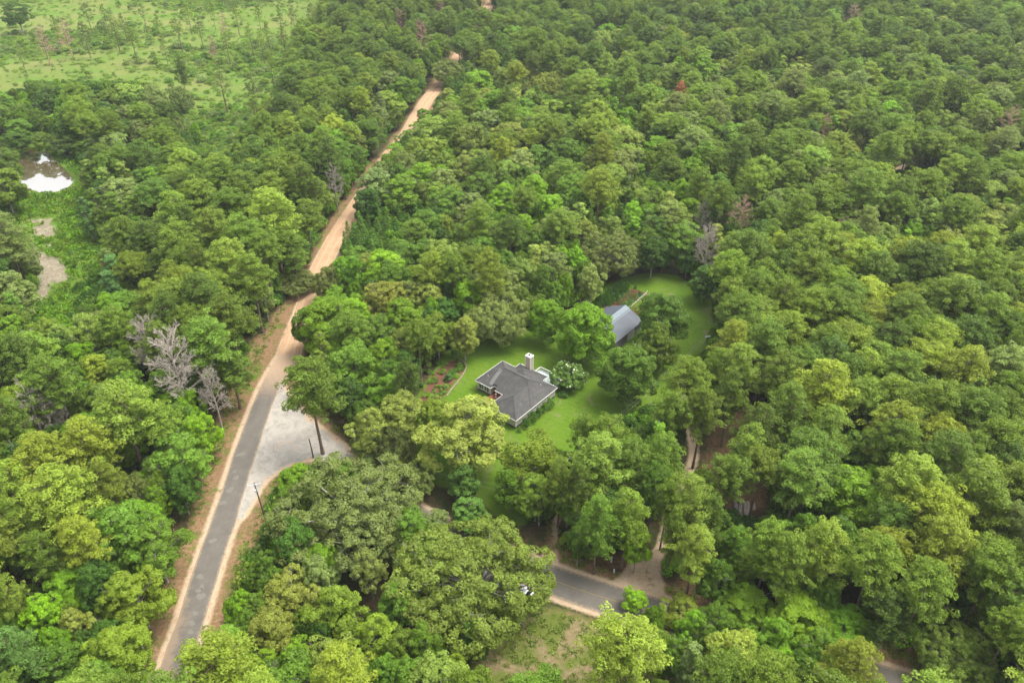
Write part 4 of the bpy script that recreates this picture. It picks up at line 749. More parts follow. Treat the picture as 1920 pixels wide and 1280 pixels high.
 (DE, 332, 688, 70, 'x', "big bare dead pine with brown trunk beside the road wood"), (DE, 280, 645, 44, 'x', "pinkish leafless tree close behind the big bare dead pine"), (DE, 398, 735, 32, 'x', "grey leafless tree at the verge in front of the big bare dead pine"), (DE, 62, 768, 46, 'x', "fan-shaped pinkish dead tree among olive pines"), (DE, 118, 785, 22, 'x', "smaller pinkish dead tree beside the fan-shaped one"),
 (DE, 1325, 462, 32, 'x', "bare dead pine with tan trunk behind the top of the lawn"), (DE, 1318, 405, 20, 'x', "small silvery dead tree behind the bare lawn-side pine"), (DR, 1392, 405, 26, 'x', "pinkish brown dead pine behind the top of the lawn"), (DR, 1545, 240, 18, 'x', "pinkish dead pine in the upper forest above the far track"), (DR, 1892, 232, 24, 'x', "pinkish dead pine at the far edge of the upper forest"), (DR, 1600, 32, 18, 'x', "brownish dead pine near the top of the forest"),
 (DR, 752, 40, 16, 'x', "reddish dead pine in the top pine band nearest the meadow"), (DR, 790, 62, 18, 'x', "reddish dead pine lowest of the three in the top pine band"), (DR, 825, 18, 15, 'x', "reddish dead pine nearest the farthest scrap of dirt road"), (DE, 627, 340, 22, 'x', "grey leafless tree hanging over the verge of the dirt road"), (DR, 78, 72, 17, 'x', "bare brownish dead pine on the far side of the meadow"), (DR, 122, 60, 17, 'x', "taller bare dead pine beside another on the open meadow"), (DR, 398, 86, 10, 'x', "thin pinkish dead pine standing in the meadow"), (DR, 418, 42, 11, 'x', "thin brownish dead pine at the back of the meadow"), (DE, 1795, 1262, 28, 'x', "white dead branches sprawling at the foot of the feathery tree"),
]
for u, v, r in [(417, 148, 16), (470, 158, 15), (420, 75, 11), (470, 60, 13), (247, 68, 11), (374, 38, 9), (487, 70, 11), (505, 55, 11), (530, 62, 11), (583, 15, 10), (612, 18, 9), (632, 20, 9), (265, 18, 10), (335, 52, 9), (545, 20, 10), (440, 18, 9), (190, 20, 11), (150, 58, 11), (160, 15, 11), (230, 35, 9), (295, 35, 9), (395, 15, 9), (480, 20, 9), (510, 110, 13), (545, 95, 13), (560, 50, 11), (590, 60, 11), (300, 72, 8), (208, 42, 10), (350, 18, 9), (100, 40, 11), (480, 195, 15), (530, 150, 14), (580, 100, 13), (35, 95, 10), (520, 20, 9)]:
    TREES.append((TP, u + (v * 7 % 11) - 5, v + (u * 5 % 9) - 4, r * (.75 + .55 * ((u * 13 + v * 7) % 10) / 10), ('olive', 'greygreen', 'lightolive')[(u + v) % 3]))

CEIL = {'pine': lambda R: 12.5 + 2.0 * R, 'roundpine': lambda R: 12.5 + 1.7 * R, 'thinpine': lambda R: 13 + 1.6 * R, 'broad': lambda R: 8.0 + 1.15 * R, 'liveoak': lambda R: 9.0 + .45 * R, 'full': lambda R: 8.0 + 1.2 * R, 'cone': lambda R: 9 + 2.0 * R, 'magnolia': lambda R: 6 + 1.2 * R, 'dead': lambda R: 8 + 1.9 * R, 'deadred': lambda R: 9 + 2.2 * R, 'young': lambda R: 8}
def solve(kind, u, v, rpx):
    hc = PROTO[kind][0]['hc']; R = 4.0; H = 16.0
    for _ in range(12): t = depth_of(u, v, H * hc); R = rpx * t / FPX; H = CEIL[kind](R)
    x, y = G(u, v, H * hc); return x, y, R, H
recs = []   # dict kind,x,y,R,H,tint,label,u,v,rp
for T_ in TREES:
    k, u, v, r, ti = T_[:5]; r = r * 1.04; x, y, R, H = solve(k, u, v, r)
    for _ in range(6):      # a trunk stands beside the tarmac, never on it
        if min(segdist(PAVED, np.array([x]), np.array([y]))[0], segdist(DIRT, np.array([x]), np.array([y]))[0], segdist(BRANCH, np.array([x]), np.array([y]))[0]) > 4.2: break
        H *= .88; x, y = G(u, v, H * PROTO[k][0]['hc'])
    if u < 200 and 180 < v < 262: H *= .62
    recs.append(dict(kind=k, x=x, y=y, R=R, H=H, tint=ti, label=T_[5] if len(T_) > 5 else None, listed=True))

# ground seen in the photo: nothing may grow in front of these outlines (photo pixels)
VIS = [[(262, 1290), (276, 1170), (322, 1085), (362, 990), (392, 890), (412, 790), (440, 720), (480, 640), (520, 590), (556, 560), (600, 445), (650, 385), (682, 350), (692, 362), (684, 385), (662, 420), (626, 478), (600, 520), (580, 600), (560, 680), (590, 730), (650, 835), (570, 850), (520, 870), (505, 990), (470, 1040), (440, 1080), (400, 1170), (345, 1290)],
       [(755, 268), (770, 235), (790, 195), (815, 158), (832, 164), (805, 205), (780, 240)], [(345, 200), (440, 150), (500, 180), (440, 245), (400, 285), (350, 262)], [(120, 400), (190, 430), (192, 520), (150, 560)], [(893, 45), (912, 0), (930, 0), (910, 46)],
       [(775, 770), (798, 715), (838, 655), (900, 645), (1000, 630), (1060, 640), (1090, 575), (1130, 548), (1180, 514), (1295, 515), (1312, 560), (1342, 575), (1330, 620), (1290, 690), (1250, 740), (1190, 790), (1095, 810), (1060, 830), (1010, 830), (900, 830), (840, 800)],
       [(800, 850), (835, 860), (830, 905), (800, 890)], [(1040, 950), (1062, 1000), (1075, 1040), (1150, 1075), (1215, 1070), (1245, 1020), (1260, 1040), (1238, 1120), (1205, 1130), (1140, 1150), (1110, 1170), (1085, 1275), (880, 1275), (890, 1230), (1010, 1160), (1040, 1120)],
       [(35, 270), (100, 290), (136, 330), (150, 365), (180, 430), (178, 490), (155, 530), (150, 585), (60, 602), (52, 540), (52, 480), (25, 405), (100, 360), (80, 352), (52, 340)],
       [(0, 120), (560, 20), (545, 80), (500, 180), (400, 215), (340, 250), (368, 200), (350, 150), (140, 145), (60, 150), (0, 170)], [(75, 0), (30, 30), (0, 20), (600, 0), (580, 30), (0, 150)],
       [(1565, 945), (1640, 945), (1660, 985), (1580, 985)], [(1625, 1200), (1710, 1225), (1760, 1280), (1640, 1280)], [(1650, 335), (1695, 300), (1720, 303), (1675, 338)], [(1564, 432), (1600, 388), (1608, 395), (1572, 436)], [(1292, 810), (1330, 860), (1318, 900), (1290, 890)], [(1372, 930), (1420, 935), (1420, 970), (1372, 970)], [(1335, 790), (1360, 780), (1375, 830), (1345, 850)], [(735, 1075), (760, 1080), (830, 1190), (800, 1190)], [(962, 1085), (1008, 1085), (1008, 1122), (962, 1122)], [(900, 1062), (930, 1062), (930, 1096), (900, 1096)], [(1366, 922), (1428, 925), (1428, 982), (1366, 982)]]
CLEAR = [LAWN, FIELD, WET, np.array(POND), GL([(340, 250), (400, 330), (440, 330), (470, 260), (560, 120), (560, 60)])] + STRAW[1:3]
YOUNGZ = GL([(668, 400), (700, 385), (770, 385), (800, 420), (800, 470), (780, 510), (740, 545), (700, 545), (680, 520), (628, 500), (640, 440)])
_u, _v = np.meshgrid(np.arange(0, 1920, 3) + 1.5, np.arange(-30, 1290, 3) + 1.5); VM = np.zeros(_u.shape, bool)
for Q in VIS: VM |= inside(Q, _u, _v)
def blocked(x, y, R, H, hc):
    for z, dx in ((H * .98, 0), (H * hc, -R), (H * hc, R), (H * hc, 0), (H * .45, 0), (H * .55, R * .8), (H * .55, -R * .8), (H * .88, R * .65), (H * .88, -R * .65), (H * hc, R * .5), (H * hc, -R * .5)):
        u, v, t = PX(x + dx, y, z); i, j = int((v + 30) // 3), int(u // 3)
        if 0 <= i < VM.shape[0] and 0 <= j < VM.shape[1] and VM[i, j]: return True
    return False
LU = []
for r in recs:
    hc = PROTO[r['kind']][0]['hc']; u_, v_, t_ = PX(r['x'], r['y'], r['H'] * hc); LU.append((u_, v_, r['R'] * FPX / t_ * (1.15 if r['tint'] in ('rust', 'x') else .75 if r['label'] else .5), r['y']))
LU = np.array(LU)
def covers(x, y, R, H, hc):
    u_, v_, t_ = PX(x, y, H * hc); return ((np.hypot(LU[:, 0] - u_, (LU[:, 1] - v_) * 1.1) < LU[:, 2] + .45 * R * FPX / t_) & (LU[:, 3] > y)).any()
def ground_clear(xs, ys):
    c = np.zeros(len(xs), bool)
    for Q in CLEAR: c |= inside(Q, xs, ys)
    c |= segdist(PAVED, xs, ys) < 7; c |= segdist(DIRT, xs, ys) < 6.0; c |= segdist(BRANCH, xs, ys) < np.where(xs < -5, 4.6, 6.5); c |= segdist(DRIVE, xs, ys) < 3.5; c |= segdist(PATH, xs, ys) < 2.5; c |= segdist(TRACK, xs, ys) < 3.2
    c |= inside(APRON, xs, ys); c |= segdist(GL([(470, 640), (425, 740), (400, 820), (385, 900), (345, 1010), (300, 1110), (262, 1200)]), xs, ys) < 4
    c |= np.hypot(xs - 2, ys - 146) < 14; c |= np.hypot(xs - 27, ys - 176) < 11
    return c
# random darts for the rest of the forest
ND = 42000; YM = 640
ys = 48 + (YM - 48) * nr.random(ND) ** .75; hw = 75 + ys * .68; xs = (nr.random(ND) * 2 - 1) * hw
gc = ground_clear(xs, ys); iny = inside(YOUNGZ, xs, ys)
ex = np.array([r['x'] for r in recs]); ey = np.array([r['y'] for r in recs]); er = np.array([r['R'] * (.9 if r['kind'] not in ('dead', 'deadred', 'thinpine') else .45) for r in recs])
AX = np.full(14000, 1e6); AY = np.full(14000, 1e6); AR = np.zeros(14000); na = len(recs); AX[:na] = ex; AY[:na] = ey; AR[:na] = er
def zone(u, v):
    """(share of pines, pine tints, broad tints)"""
    pin = ['olive', 'olive', 'lightolive', 'darkolive', 'yellowolive']; bro = ['mid', 'mid', 'bright', 'greygreen', 'dark', 'pale', 'yellowgreen', 'olive']
    if u < 330 and v < 640 and v > 140: return .35, ['olive', 'darkolive'], ['mid', 'olive', 'greygreen', 'mid', 'pale', 'dark']
    if u < 850 - (v * .9 if v < 600 else 400) and v < 640: return .9, ['olive', 'darkolive', 'olive', 'olive', 'lightolive'], ['mid', 'dark', 'olive']
    if u > 1320 and v > 470: return .92, pin, ['mid', 'dark', 'bright']
    if u > 1250 and v > 170 + (u - 1250) * -.1: return .62, ['olive', 'lightolive', 'olive', 'greygreen'], ['mid', 'pale', 'paleyellow', 'bright', 'greygreen', 'dark', 'olive']
    if v < 110 and u > 820: return .6, ['olive', 'darkolive', 'olive'], ['mid', 'olive', 'pale', 'greygreen', 'paleyellow', 'bright']
    if v < 560: return .25, pin, ['mid', 'mid', 'bright', 'greygreen', 'pale', 'dark', 'lightolive', 'bright', 'paleyellow', 'olive']
    if u < 420: return .45, ['yellowolive', 'olive', 'lightolive'], ['mid', 'mid', 'dark', 'bright', 'yellowgreen', 'olive']
    return .3, pin, bro
for i in range(ND):
    x, y = xs[i], ys[i]
    if gc[i]: continue
    u, v, t = PX(x, y, 13)
    if not (-130 < u < 2050 and -75 < v < 1420): continue
    if iny[i]:
        k, R, H, ti, f = 'young', rnd.uniform(1.3, 2.1), rnd.uniform(6, 10), 'young', .62
    else:
        ps, pt, bt = zone(u, v)
        if rnd.random() < ps: k = 'roundpine' if rnd.random() < .8 else 'pine'; R = rnd.uniform(4.0, 6.0); H = CEIL[k](R) + rnd.uniform(-3.5, 2.0); ti = rnd.choice(pt); f = .54; H += 3.5 * (rnd.random() < .1)
        else:
            k = 'broad'; R = rnd.choice((rnd.uniform(3.4, 5.5), rnd.uniform(5, 8.2))); H = CEIL['broad'](R) + rnd.uniform(-2, 3); ti = rnd.choice(bt); f = .55
            if rnd.random() < .10 and v > 100: k = 'cone'; R = rnd.uniform(2.4, 3.4); H = rnd.uniform(13, 17)
    d = np.hypot(AX[:na] - x, AY[:na] - y)
    if (d < f * (AR[:na] + R)).any(): continue
    if k == 'young':
        if (np.hypot(ex - x, ey - y) < er * .8).any(): continue
    elif covers(x, y, R, H, .68) or blocked(x, y, R, H, .66): continue
    AX[na] = x; AY[na] = y; AR[na] = R; na += 1
    recs.append(dict(kind=k, x=x, y=y, R=R, H=H, tint=ti, label=None, listed=False))
# lower second storey: small crowns in the gaps
U_ = 26000; ys2 = 48 + (YM - 48) * nr.random(U_) ** .75; xs2 = (nr.random(U_) * 2 - 1) * (75 + ys2 * .68); g2 = ground_clear(xs2, ys2) | inside(YOUNGZ, xs2, ys2)
for Q in STRAW: g2 |= inside(Q, xs2, ys2)
for i in range(U_):
    if g2[i]: continue
    x, y = xs2[i], ys2[i]; u, v, t = PX(x, y, 8)
    if not (-100 < u < 2020 and -60 < v < 1400): continue
    R = rnd.uniform(2.2, 3.8); H = rnd.uniform(7, 12.5); d = np.hypot(AX[:na] - x, AY[:na] - y)
    if (d < .50 * (AR[:na] + R) * (.85 if u > 1250 and v > 450 else 1)).any(): continue
    if covers(x, y, R, H, .6) or blocked(x, y, R, H, .6): continue
    AX[na] = x; AY[na] = y; AR[na] = R; na += 1; recs.append(dict(kind='full', x=x, y=y, R=R, H=H, tint=rnd.choice(('mid', 'mid', 'dark', 'bright', 'olive')), label=None, listed=False))
print("trees", len(recs), {k: sum(r['kind'] == k for r in recs) for k in PROTO})
for r in recs:
    hc = PROTO[r['kind']][0]['hc']; r['u'], r['v'], t = PX(r['x'], r['y'], r['H'] * hc); r['rp'] = r['R'] * FPX / t
    r['show'] = -40 < r['u'] < 1960 and -30 < r['v'] - 0 < 1300 + r['rp']
    tc = np.array(TINT.get(r['tint'], (.1, .1, .1))); j = 1 + rnd.gauss(0, .14); h_ = rnd.gauss(0, .04); r['rgb'] = tc * j * np.array([1.09 + h_, 1.01, .88 - h_])

NAME = dict(pine='pine_tree', roundpine='pine_tree', thinpine='pine_tree', broad='broadleaf_tree', cone='broadleaf_tree', full='broadleaf_tree', magnolia='broadleaf_tree', liveoak='live_oak', young='young_pine', dead='dead_tree', deadred='dead_tree')
CAT = dict(pine_tree='pine tree', broadleaf_tree='broadleaf tree', live_oak='oak tree', young_pine='young pine', dead_tree='dead tree')
GRP = dict(pine_tree='pines of the forest', broadleaf_tree='broadleaf trees of the forest', live_oak='grey-green oaks', young_pine='young pines of the thicket', dead_tree='bare dead trees')
cap = {}; single = []; mass = []
for r in sorted(recs, key=lambda r: (not r['listed'], -r['rp'])):
    n = NAME[r['kind']]; vis = r['show']
    if vis and cap.get(n, 0) < 298: cap[n] = cap.get(n, 0) + 1; single.append(r)
    else: mass.append(r)
print("single", cap, "mass", len(mass))

# ------------------------------------------------------------------ labels that single out each tree
LM = [(345, 700, "the big bare dead pine"), (70, 768, "the fan-shaped pinkish dead tree"), (75, 318, "the pond"), (85, 500, "the bare mud flat"), (565, 805, "the gravel junction"), (495, 945, "the verge utility pole"), (715, 455, "the young pine thicket"), (950, 720, "the house"), (990, 672, "the white chimney"), (1065, 700, "the white-flowering tree"),
      (1165, 595, "the metal-roofed barn"), (1185, 553, "the vegetable rows"), (1275, 178, "the rust-brown tree"), (1690, 316, "the far sandy track"), (1582, 412, "the shaded bend of the track"), (1010, 945, "the pale grey pole"), (1215, 1065, "the sandy driveway mouth"), (1302, 850, "the pale sandy driveway"), (1397, 950, "the log pile"), (1610, 845, "the dark broadleaf in the plantation"),
      (1600, 965, "the brown clearing in the pines"), (1690, 1235, "the brown verge at the frame bottom"), (1130, 1115, "the yellow-lined road"), (990, 1225, "the tan grass patch"), (880, 1080, "the huge roadside oak"), (660, 950, "the wide mossy oak"), (395, 1020, "the patched paved road"), (810, 180, "the upper stretch of dirt road"), (908, 25, "the farthest scrap of dirt road"), (280, 90, "the open meadow"), (330, 185, "the grey-green clump by the meadow"),
      (1325, 462, "the bare dead pine behind the lawn"), (1300, 540, "the top of the lawn"), (877, 552, "the vivid yellow-green tree"), (588, 712, "the leaning junction pine"), (255, 925, "the mossy silver-green tree"), (178, 690, "the lime-tipped tree"), (372, 800, "the glossy bright green tree"), (1545, 240, "the pinkish dead pine in the upper forest"), (1892, 232, "the pinkish dead pine by the edge"), (1600, 32, "the brownish dead pine up top"),
      (1025, 155, "the big cream-topped tree"), (1130, 75, "the pale rounded treetop"), (790, 55, "the three reddish dead pines"), (600, 500, "the oaks arching over the dirt road"), (1168, 1215, "the pine over the tan grass"), (830, 820, "the pale tree over the house roof"), (1800, 1230, "the feathery tree with white branches"), (1780, 120, "the haze-pale upper corner woods"), (366, 245, "the lone round green bush tree"), (460, 860, "the bend of the paved road")]
NUM = ["", "one crown", "two crowns", "three crowns", "four crowns", "five crowns", "six crowns", "seven crowns", "eight crowns", "nine crowns", "ten crowns", "eleven crowns", "twelve crowns", "thirteen crowns", "fourteen crowns", "fifteen crowns"]
used = set(r['label'] for r in recs if r['label'])
def direction(dx, dy):
    a = math.degrees(math.atan2(-dy, dx)) % 360
    return ["right of", "behind and right of", "behind", "behind and left of", "left of", "in front and left of", "in front of", "in front and right of"][int(((a + 22.5) % 360) // 45)]
def make_label(r):
    n = NAME[r['kind']]; noun = {'pine_tree': 'pine', 'broadleaf_tree': 'broadleaf tree', 'live_oak': 'oak', 'young_pine': 'young pine', 'dead_tree': 'dead tree'}[n]
    if r['kind'] == 'thinpine': noun = 'thin lone pine'
    if r['kind'] == 'cone': noun = 'narrow pointed tree'
    col = CNAME.get(r['tint'], ''); ref = {'pine': 4.8, 'roundpine': 5.0, 'broad': 5.4}.get(r['kind'], r['R'])
    size = 'large ' if r['R'] > ref * 1.15 else ('small ' if r['R'] < ref * .85 else '')
    c = sorted(((math.hypot(r['u'] - a_, (r['v'] - b_) * 1.2), a_, b_, s_) for a_, b_, s_ in LM))
    step = 2 * FPX * 4.6 / PX(r['x'], r['y'], 10)[2]
    for extra in ("", "second "):
        for d, a_, b_, s_ in c[:14]:
            k = d / (step * .8)
            for kk in (int(round(k)), int(k) + 1):
                if kk > 15: continue
                dd = direction(r['u'] - a_, r['v'] - b_)
                lab = f"{size}{col} {noun} {'beside' if kk == 0 and not extra else (extra + (NUM[max(1, kk)]) + ' ' + dd)} {s_}" if kk == 0 else f"{size}{col} {noun} {NUM[kk]} {dd} {s_}"
                if extra: lab = f"{size}{col} {noun} slightly farther, {NUM[max(1, kk)]} {dd} {s_}"
                if lab not in used and len(lab.split()) <= 16: used.add(lab); return lab
    return None
for r in sorted(single, key=lambda r: -r['rp']):
    if not r['label']: r['label'] = make_label(r) or f"{CNAME.get(r['tint'], '')} tree deep in the unbroken far forest"

for r in single:
    n = NAME[r['kind']]; pl = PROTO[r['kind']]; pr = pl[rnd.randrange(len(pl))]; r['pr'] = pr; sx = r['R'] / pr['R']; sz = r['H'] / pr['H']
    ang = rnd.uniform(0, 6.28); root = empty(n, (r['x'], r['y'], 0), ang, (sx, sx * rnd.uniform(.92, 1.08), sz)); tag(root, r['label'], CAT[n], GRP[n])
    tr = bpy.data.objects.new("trunk", pr['trunk']); COL.objects.link(tr); tr.parent = root
    if pr['crown']:
        me_ = pr['crown']
        if r['label'] and 'parked cars' in r['label']:      # the foliage is open here and there: through the gaps the cars below show
            me_ = me_.copy(); Mx = Matrix.Translation(root.location) @ Matrix.Rotation(ang, 4, 'Z') @ Matrix.Diagonal((*root.scale, 1)); bm = bmesh.new(); bm.from_mesh(me_); C0 = np.array([0, 0, CAM_H]); fc = np.array([Mx @ f.calc_center_median() for f in bm.faces]); kill = np.zeros(len(fc), bool)
            for (gu, gv, gr) in ((913, 1079, .95), (920, 1082, .6), (981, 1101, .75), (988, 1110, .5), (997, 1112, .35)):
                e_ = np.array([*G(gu, gv, 1.2), 1.2]) - C0; e_ /= np.linalg.norm(e_); q = fc - C0; kill |= np.linalg.norm(q - (q @ e_)[:, None] * e_, axis=1) < gr
            fl_ = list(bm.faces); bmesh.ops.delete(bm, geom=[fl_[i] for i in np.where(kill)[0]], context='FACES'); bm.to_mesh(me_); bm.free()
        cr = bpy.data.objects.new("crown", me_); COL.objects.link(cr); cr.parent = root; cr["tint"] = tuple(float(q) for q in r['rgb'])

# ------------------------------------------------------------------ stuff scattered by geometry nodes (distant woods, undergrowth, brush, grass)
def scatter(name, kinds, items, label, cat, kind='stuff'):
    """kinds: list of lists of meshes; items: rows (x, y, z, kindindex, rot, sx, sz, r, g, b)"""
    it = np.array(items, float); n = len(it); me = bpy.data.meshes.new(name); me.vertices.add(n); me.vertices.foreach_set("co", it[:, :3].astype(np.float32).ravel())
    def at(nm, ty, arr, key='value'):
        a = me.attributes.new(nm, ty, 'POINT'); a.data.foreach_set(key, arr)
    at("kind_id", 'INT', it[:, 3].astype(np.int32)); at("rot", 'FLOAT_VECTOR', np.stack([it[:, 4] * 0, it[:, 4] * 0, it[:, 4]], 1).astype(np.float32).ravel(), 'vector')
    at("scl", 'FLOAT_VECTOR', np.stack([it[:, 5], it[:, 5], it[:, 6]], 1).astype(np.float32).ravel(), 'vector'); at("tint", 'FLOAT_VECTOR', it[:, 7:10].astype(np.float32).ravel(), 'vector')
    o = bpy.data.objects.new(name, me); COL.objects.link(o); tag(o, label, cat, None, kind)
    ng = bpy.data.node_groups.new(name, 'GeometryNodeTree'); ng.interface.new_socket("Geometry", in_out='INPUT', socket_type='NodeSocketGeometry'); ng.interface.new_socket("Geometry", in_out='OUTPUT', socket_type='NodeSocketGeometry')
    gi = ng.nodes.new('NodeGroupInput'); go = ng.nodes.new('NodeGroupOutput'); jn = ng.nodes.new('GeometryNodeJoinGeometry')
    def named(nm, ty): q = ng.nodes.new('GeometryNodeInputNamedAttribute'); q.data_type = ty; q.inputs['Name'].default_value = nm; return q.outputs['Attribute']
    for i, objs in enumerate(kinds):
        cmp_ = ng.nodes.new('FunctionNodeCompare'); cmp_.data_type = 'INT'; cmp_.operation = 'EQUAL'; ng.links.new(named("kind_id", 'INT'), cmp_.inputs[2]); cmp_.inputs[3].default_value = i
        for ob in objs:
            oi = ng.nodes.new('GeometryNodeObjectInfo'); oi.transform_space = 'ORIGINAL'; oi.inputs[0].default_value = ob; oi.inputs['As Instance'].default_value = False
            ip = ng.nodes.new('GeometryNodeInstanceOnPoints'); ng.links.new(gi.outputs[0], ip.inputs['Points']); ng.links.new(cmp_.outputs[0], ip.inputs['Selection']); ng.links.new(oi.outputs['Geometry'], ip.inputs['Instance'])
            ng.links.new(named("rot", 'FLOAT_VECTOR'), ip.inputs['Rotation']); ng.links.new(named("scl", 'FLOAT_VECTOR'), ip.inputs['Scale']); ng.links.new(ip.outputs[0], jn.inputs[0])
    ng.links.new(jn.outputs[0], go.inputs[0]); md = o.modifiers.new("scatter", 'NODES'); md.node_group = ng; return o
# source objects: the single trees already standing in the scene
SRC = {}
for o in list(COL.objects):
    if o.type == 'MESH' and o.parent is not None and o.data.name not in SRC: SRC[o.data.name] = o
def mass_stuff(name, kset, label, cat):
    pl = [(k, p) for k in kset for p in PROTO[k]]; pl = [(k, p) for k, p in pl if p['trunk'].name in SRC and (p['crown'] is None or p['crown'].name in SRC)]
    kinds = [[SRC[p['crown'].name], SRC[p['trunk'].name]] for k, p in pl]; rows = []
    for r in mass:
        if r['kind'] not in kset: continue
        c_ = [i for i, (k, p) in enumerate(pl) if k == r['kind']] or list(range(len(pl))); i = rnd.choice(c_); p = pl[i][1]
        rows.append((r['x'], r['y'], 0, i, rnd.uniform(0, 6.28), r['R'] / p['R'], r['H'] / p['H'], *r['rgb']))
    if rows: scatter(name, kinds, rows, label, cat)
mass_stuff("distant_pine_wood", ['pine', 'roundpine'], "far pines merging into one olive wood toward the top of the view", "wood")
mass_stuff("distant_broadleaf_wood", ['broad', 'cone', 'full'], "far mixed broadleaf crowns merging into one wood toward the top", "wood")
mass_stuff("thicket_infill", ['young'], "remaining close-set saplings of the young pine thicket", "thicket")

# ------------------------------------------------------------------ shrubs, garden rows and the flowering tree
def bush_obj(name, u, v, r, h, tint, label, cat="shrub", group=None, mi=None, xy=None):
    x, y = xy or G(u, v); b = BUSH[rnd.randrange(4) if mi is None else mi]; e = empty(name, (x, y, 0), rnd.uniform(0, 6), (r / 1.4, r / 1.4, h / 1.9)); tag(e, label, cat, group)
    o = bpy.data.objects.new("leaves", b); COL.objects.link(o); o.parent = e; o["tint"] = tuple(TINT[tint]); 
    m = MB(); m.tube([(0, 0, -.1), (.05, 0, .5), (.2, .1, 1.0)], [.06, .05, .02], 5); m.tube([(0, 0, .2), (-.3, .1, .9)], [.04, .015], 5); m.build("stem", M_obark, e); return e
for k, (p_, q_, r_, h_, ti) in enumerate([(2.4, -1.0, 1.15, 2.7, 'dark'), (4.8, -1.05, 1.2, 2.4, 'dark'), (7.0, -1.05, 1.1, 2.2, 'dark'), (9.0, -1.0, 1.15, 2.4, 'mid'), (11.0, -1.05, 1.1, 2.3, 'mid'), (0.2, -.9, .6, 1.2, 'mid')]):
    w_ = hm @ Vector((p_, q_, 0)); bush_obj("foundation_shrub", 0, 0, r_, h_, ti, ["tall blue-green shrub against the house wall nearest the pale tree", "round dark shrub second along the house side wall", "smallest dark shrub midway along the house side wall", "mid-green shrub past the small window of the house wall", "mid-green shrub nearest the white-flowering tree by the wall", "low ragged shrub at the front corner of the house"][k], "shrub", "shrubs along the house wall", None, (w_.x, w_.y))
bush_obj("shrub", 1056, 742, 1.4, 1.3, 'dark', "low dark shrub under the white-flowering tree"); bush_obj("shrub", 799, 882, 1.5, 1.8, 'dark', "lone dark round shrub on grass beside the mulch drive")
bush_obj("shrub", 852, 671, 1.2, 3.2, 'bluegreen', "upright blue-green conifer-like shrub at the head of the mulched bed", mi=2)
for k, (u, v, r, ti, lb) in enumerate([(862, 688, .9, 'bright', "bright green bed plant inside the curve of the stone edging"), (848, 698, .9, 'mid', "mid-green bed plant in the middle of the mulched bed"), (842, 712, 1.4, 'bluegreen', "largest blue-green bed plant at the foot of the mulched bed"), (832, 700, 1.0, 'bright', "bright green bed plant between the mulch path and the largest plant"), (815, 716, .9, 'mid', "mid-green bed plant along the mulch path"), (835, 728, .9, 'pale', "pale green bed plant lowest in the mulched bed"),
                                       (800, 742, .9, 'bright', "bright green bed plant next to the great pale tree"), (803, 700, 1.1, 'mid', "mid-green plant on the wood side of the mulch path"), (822, 684, 1.0, 'dark', "dark plant on the wood side near the head of the path"), (855, 706, .8, 'vivid', "vivid small bed plant touching the stone edging"), (824, 742, .8, 'mid', "small mid-green bed plant near the pale tree crown"), (790, 725, 1.0, 'bluegreen', "blue-green plant at the wood edge of the mulch path")]):
    bush_obj("bed_plant", u, v, r, r * 1.1, ti, lb, "plant", "plants of the mulched bed")
mb = MULCH[0]; mx_ = nr.uniform(mb[:, 0].min(), mb[:, 0].max(), 400); my_ = nr.uniform(mb[:, 1].min(), mb[:, 1].max(), 400); ok_ = sdf(mb, mx_, my_) > .3; ok_ &= np.abs(segdist(GL([(790, 745), (822, 712), (850, 680)]), mx_, my_)) > 1.0
BED = (mx_[ok_][:90], my_[ok_][:90])
# flowering tree
a_, b_ = make_broad(77, R=4.4, H=5.2, zc=.55, vz=.46, nl=16, lobe=.36, per=50, size=.34, rc=(.45, .7), nclump=13, trunk_r=.16, fill=.4)
x, y, R, H = solve('magnolia', 1065, 703, 35); x, y = G(1065, 703, 2.9); ft = empty("flowering_tree", (x, y, 0)); tag(ft, "low round tree dotted with white blossom beside the house deck", "flowering tree")
a_.materials.append(M_leaf); b_.materials.append(M_obark); cr = link("crown", a_, None, ft); cr["tint"] = (.115, .205, .034); link("trunk", b_, None, ft)
g = np.random.default_rng(9); co = np.empty(len(a_.vertices) * 3, np.float32); a_.vertices.foreach_get("co", co); co = co.reshape(-1, 3)[::4]; ctr = np.array([0, 0, 2.4]); rad = np.linalg.norm((co - ctr) * np.array([1, 1, 1.6]), axis=1)
sel = co[(rad > 3.7) & (co[:, 2] > 2.0)]; sel = sel[g.choice(len(sel), 95, replace=False)]; D = unit(sel - ctr); PP = np.repeat(sel + D * .1, 7, 0) + g.normal(0, .08, (95 * 7, 3)); V, F_, vv = cards(PP, np.repeat(D, 7, 0), .20, .8, .6, g, np.zeros(665))
link("blossom", mesh_np("blossom", V, F_, 4), simple("blossom", (.70, .71, .55), .7, .06), ft)
# vegetable rows: plants nobody could count
def row(name, pts, width, tint, n, label, bushk=(0, 1), hgt=.55):
    P_ = GL(pts); seg = np.hypot(*(P_[1:] - P_[:-1]).T); L = np.concatenate([[0], np.cumsum(seg)]); rows = []
    for i in range(n):
        t = nr.random() * L[-1]; x = np.interp(t, L, P_[:, 0]) + nr.normal(0, width / 2.4); y = np.interp(t, L, P_[:, 1]) + nr.normal(0, width / 2.4); c_ = np.array(TINT[tint]) * nr.uniform(.8, 1.2); s_ = nr.uniform(.28, .5)
        rows.append((x, y, 0, nr.integers(0, 2), nr.random() * 6, s_, s_ * hgt * 1.8, *c_))
    scatter(name, [[SB[k]] for k in bushk], rows, label, "garden row")
TINT['brown'] = (.17, .14, .045)
SB = []
for o in [o for o in COL.objects if o.type == 'MESH' and o.name.startswith("leaves")]:
    if o.data not in [q.data for q in SB]: SB.append(o)
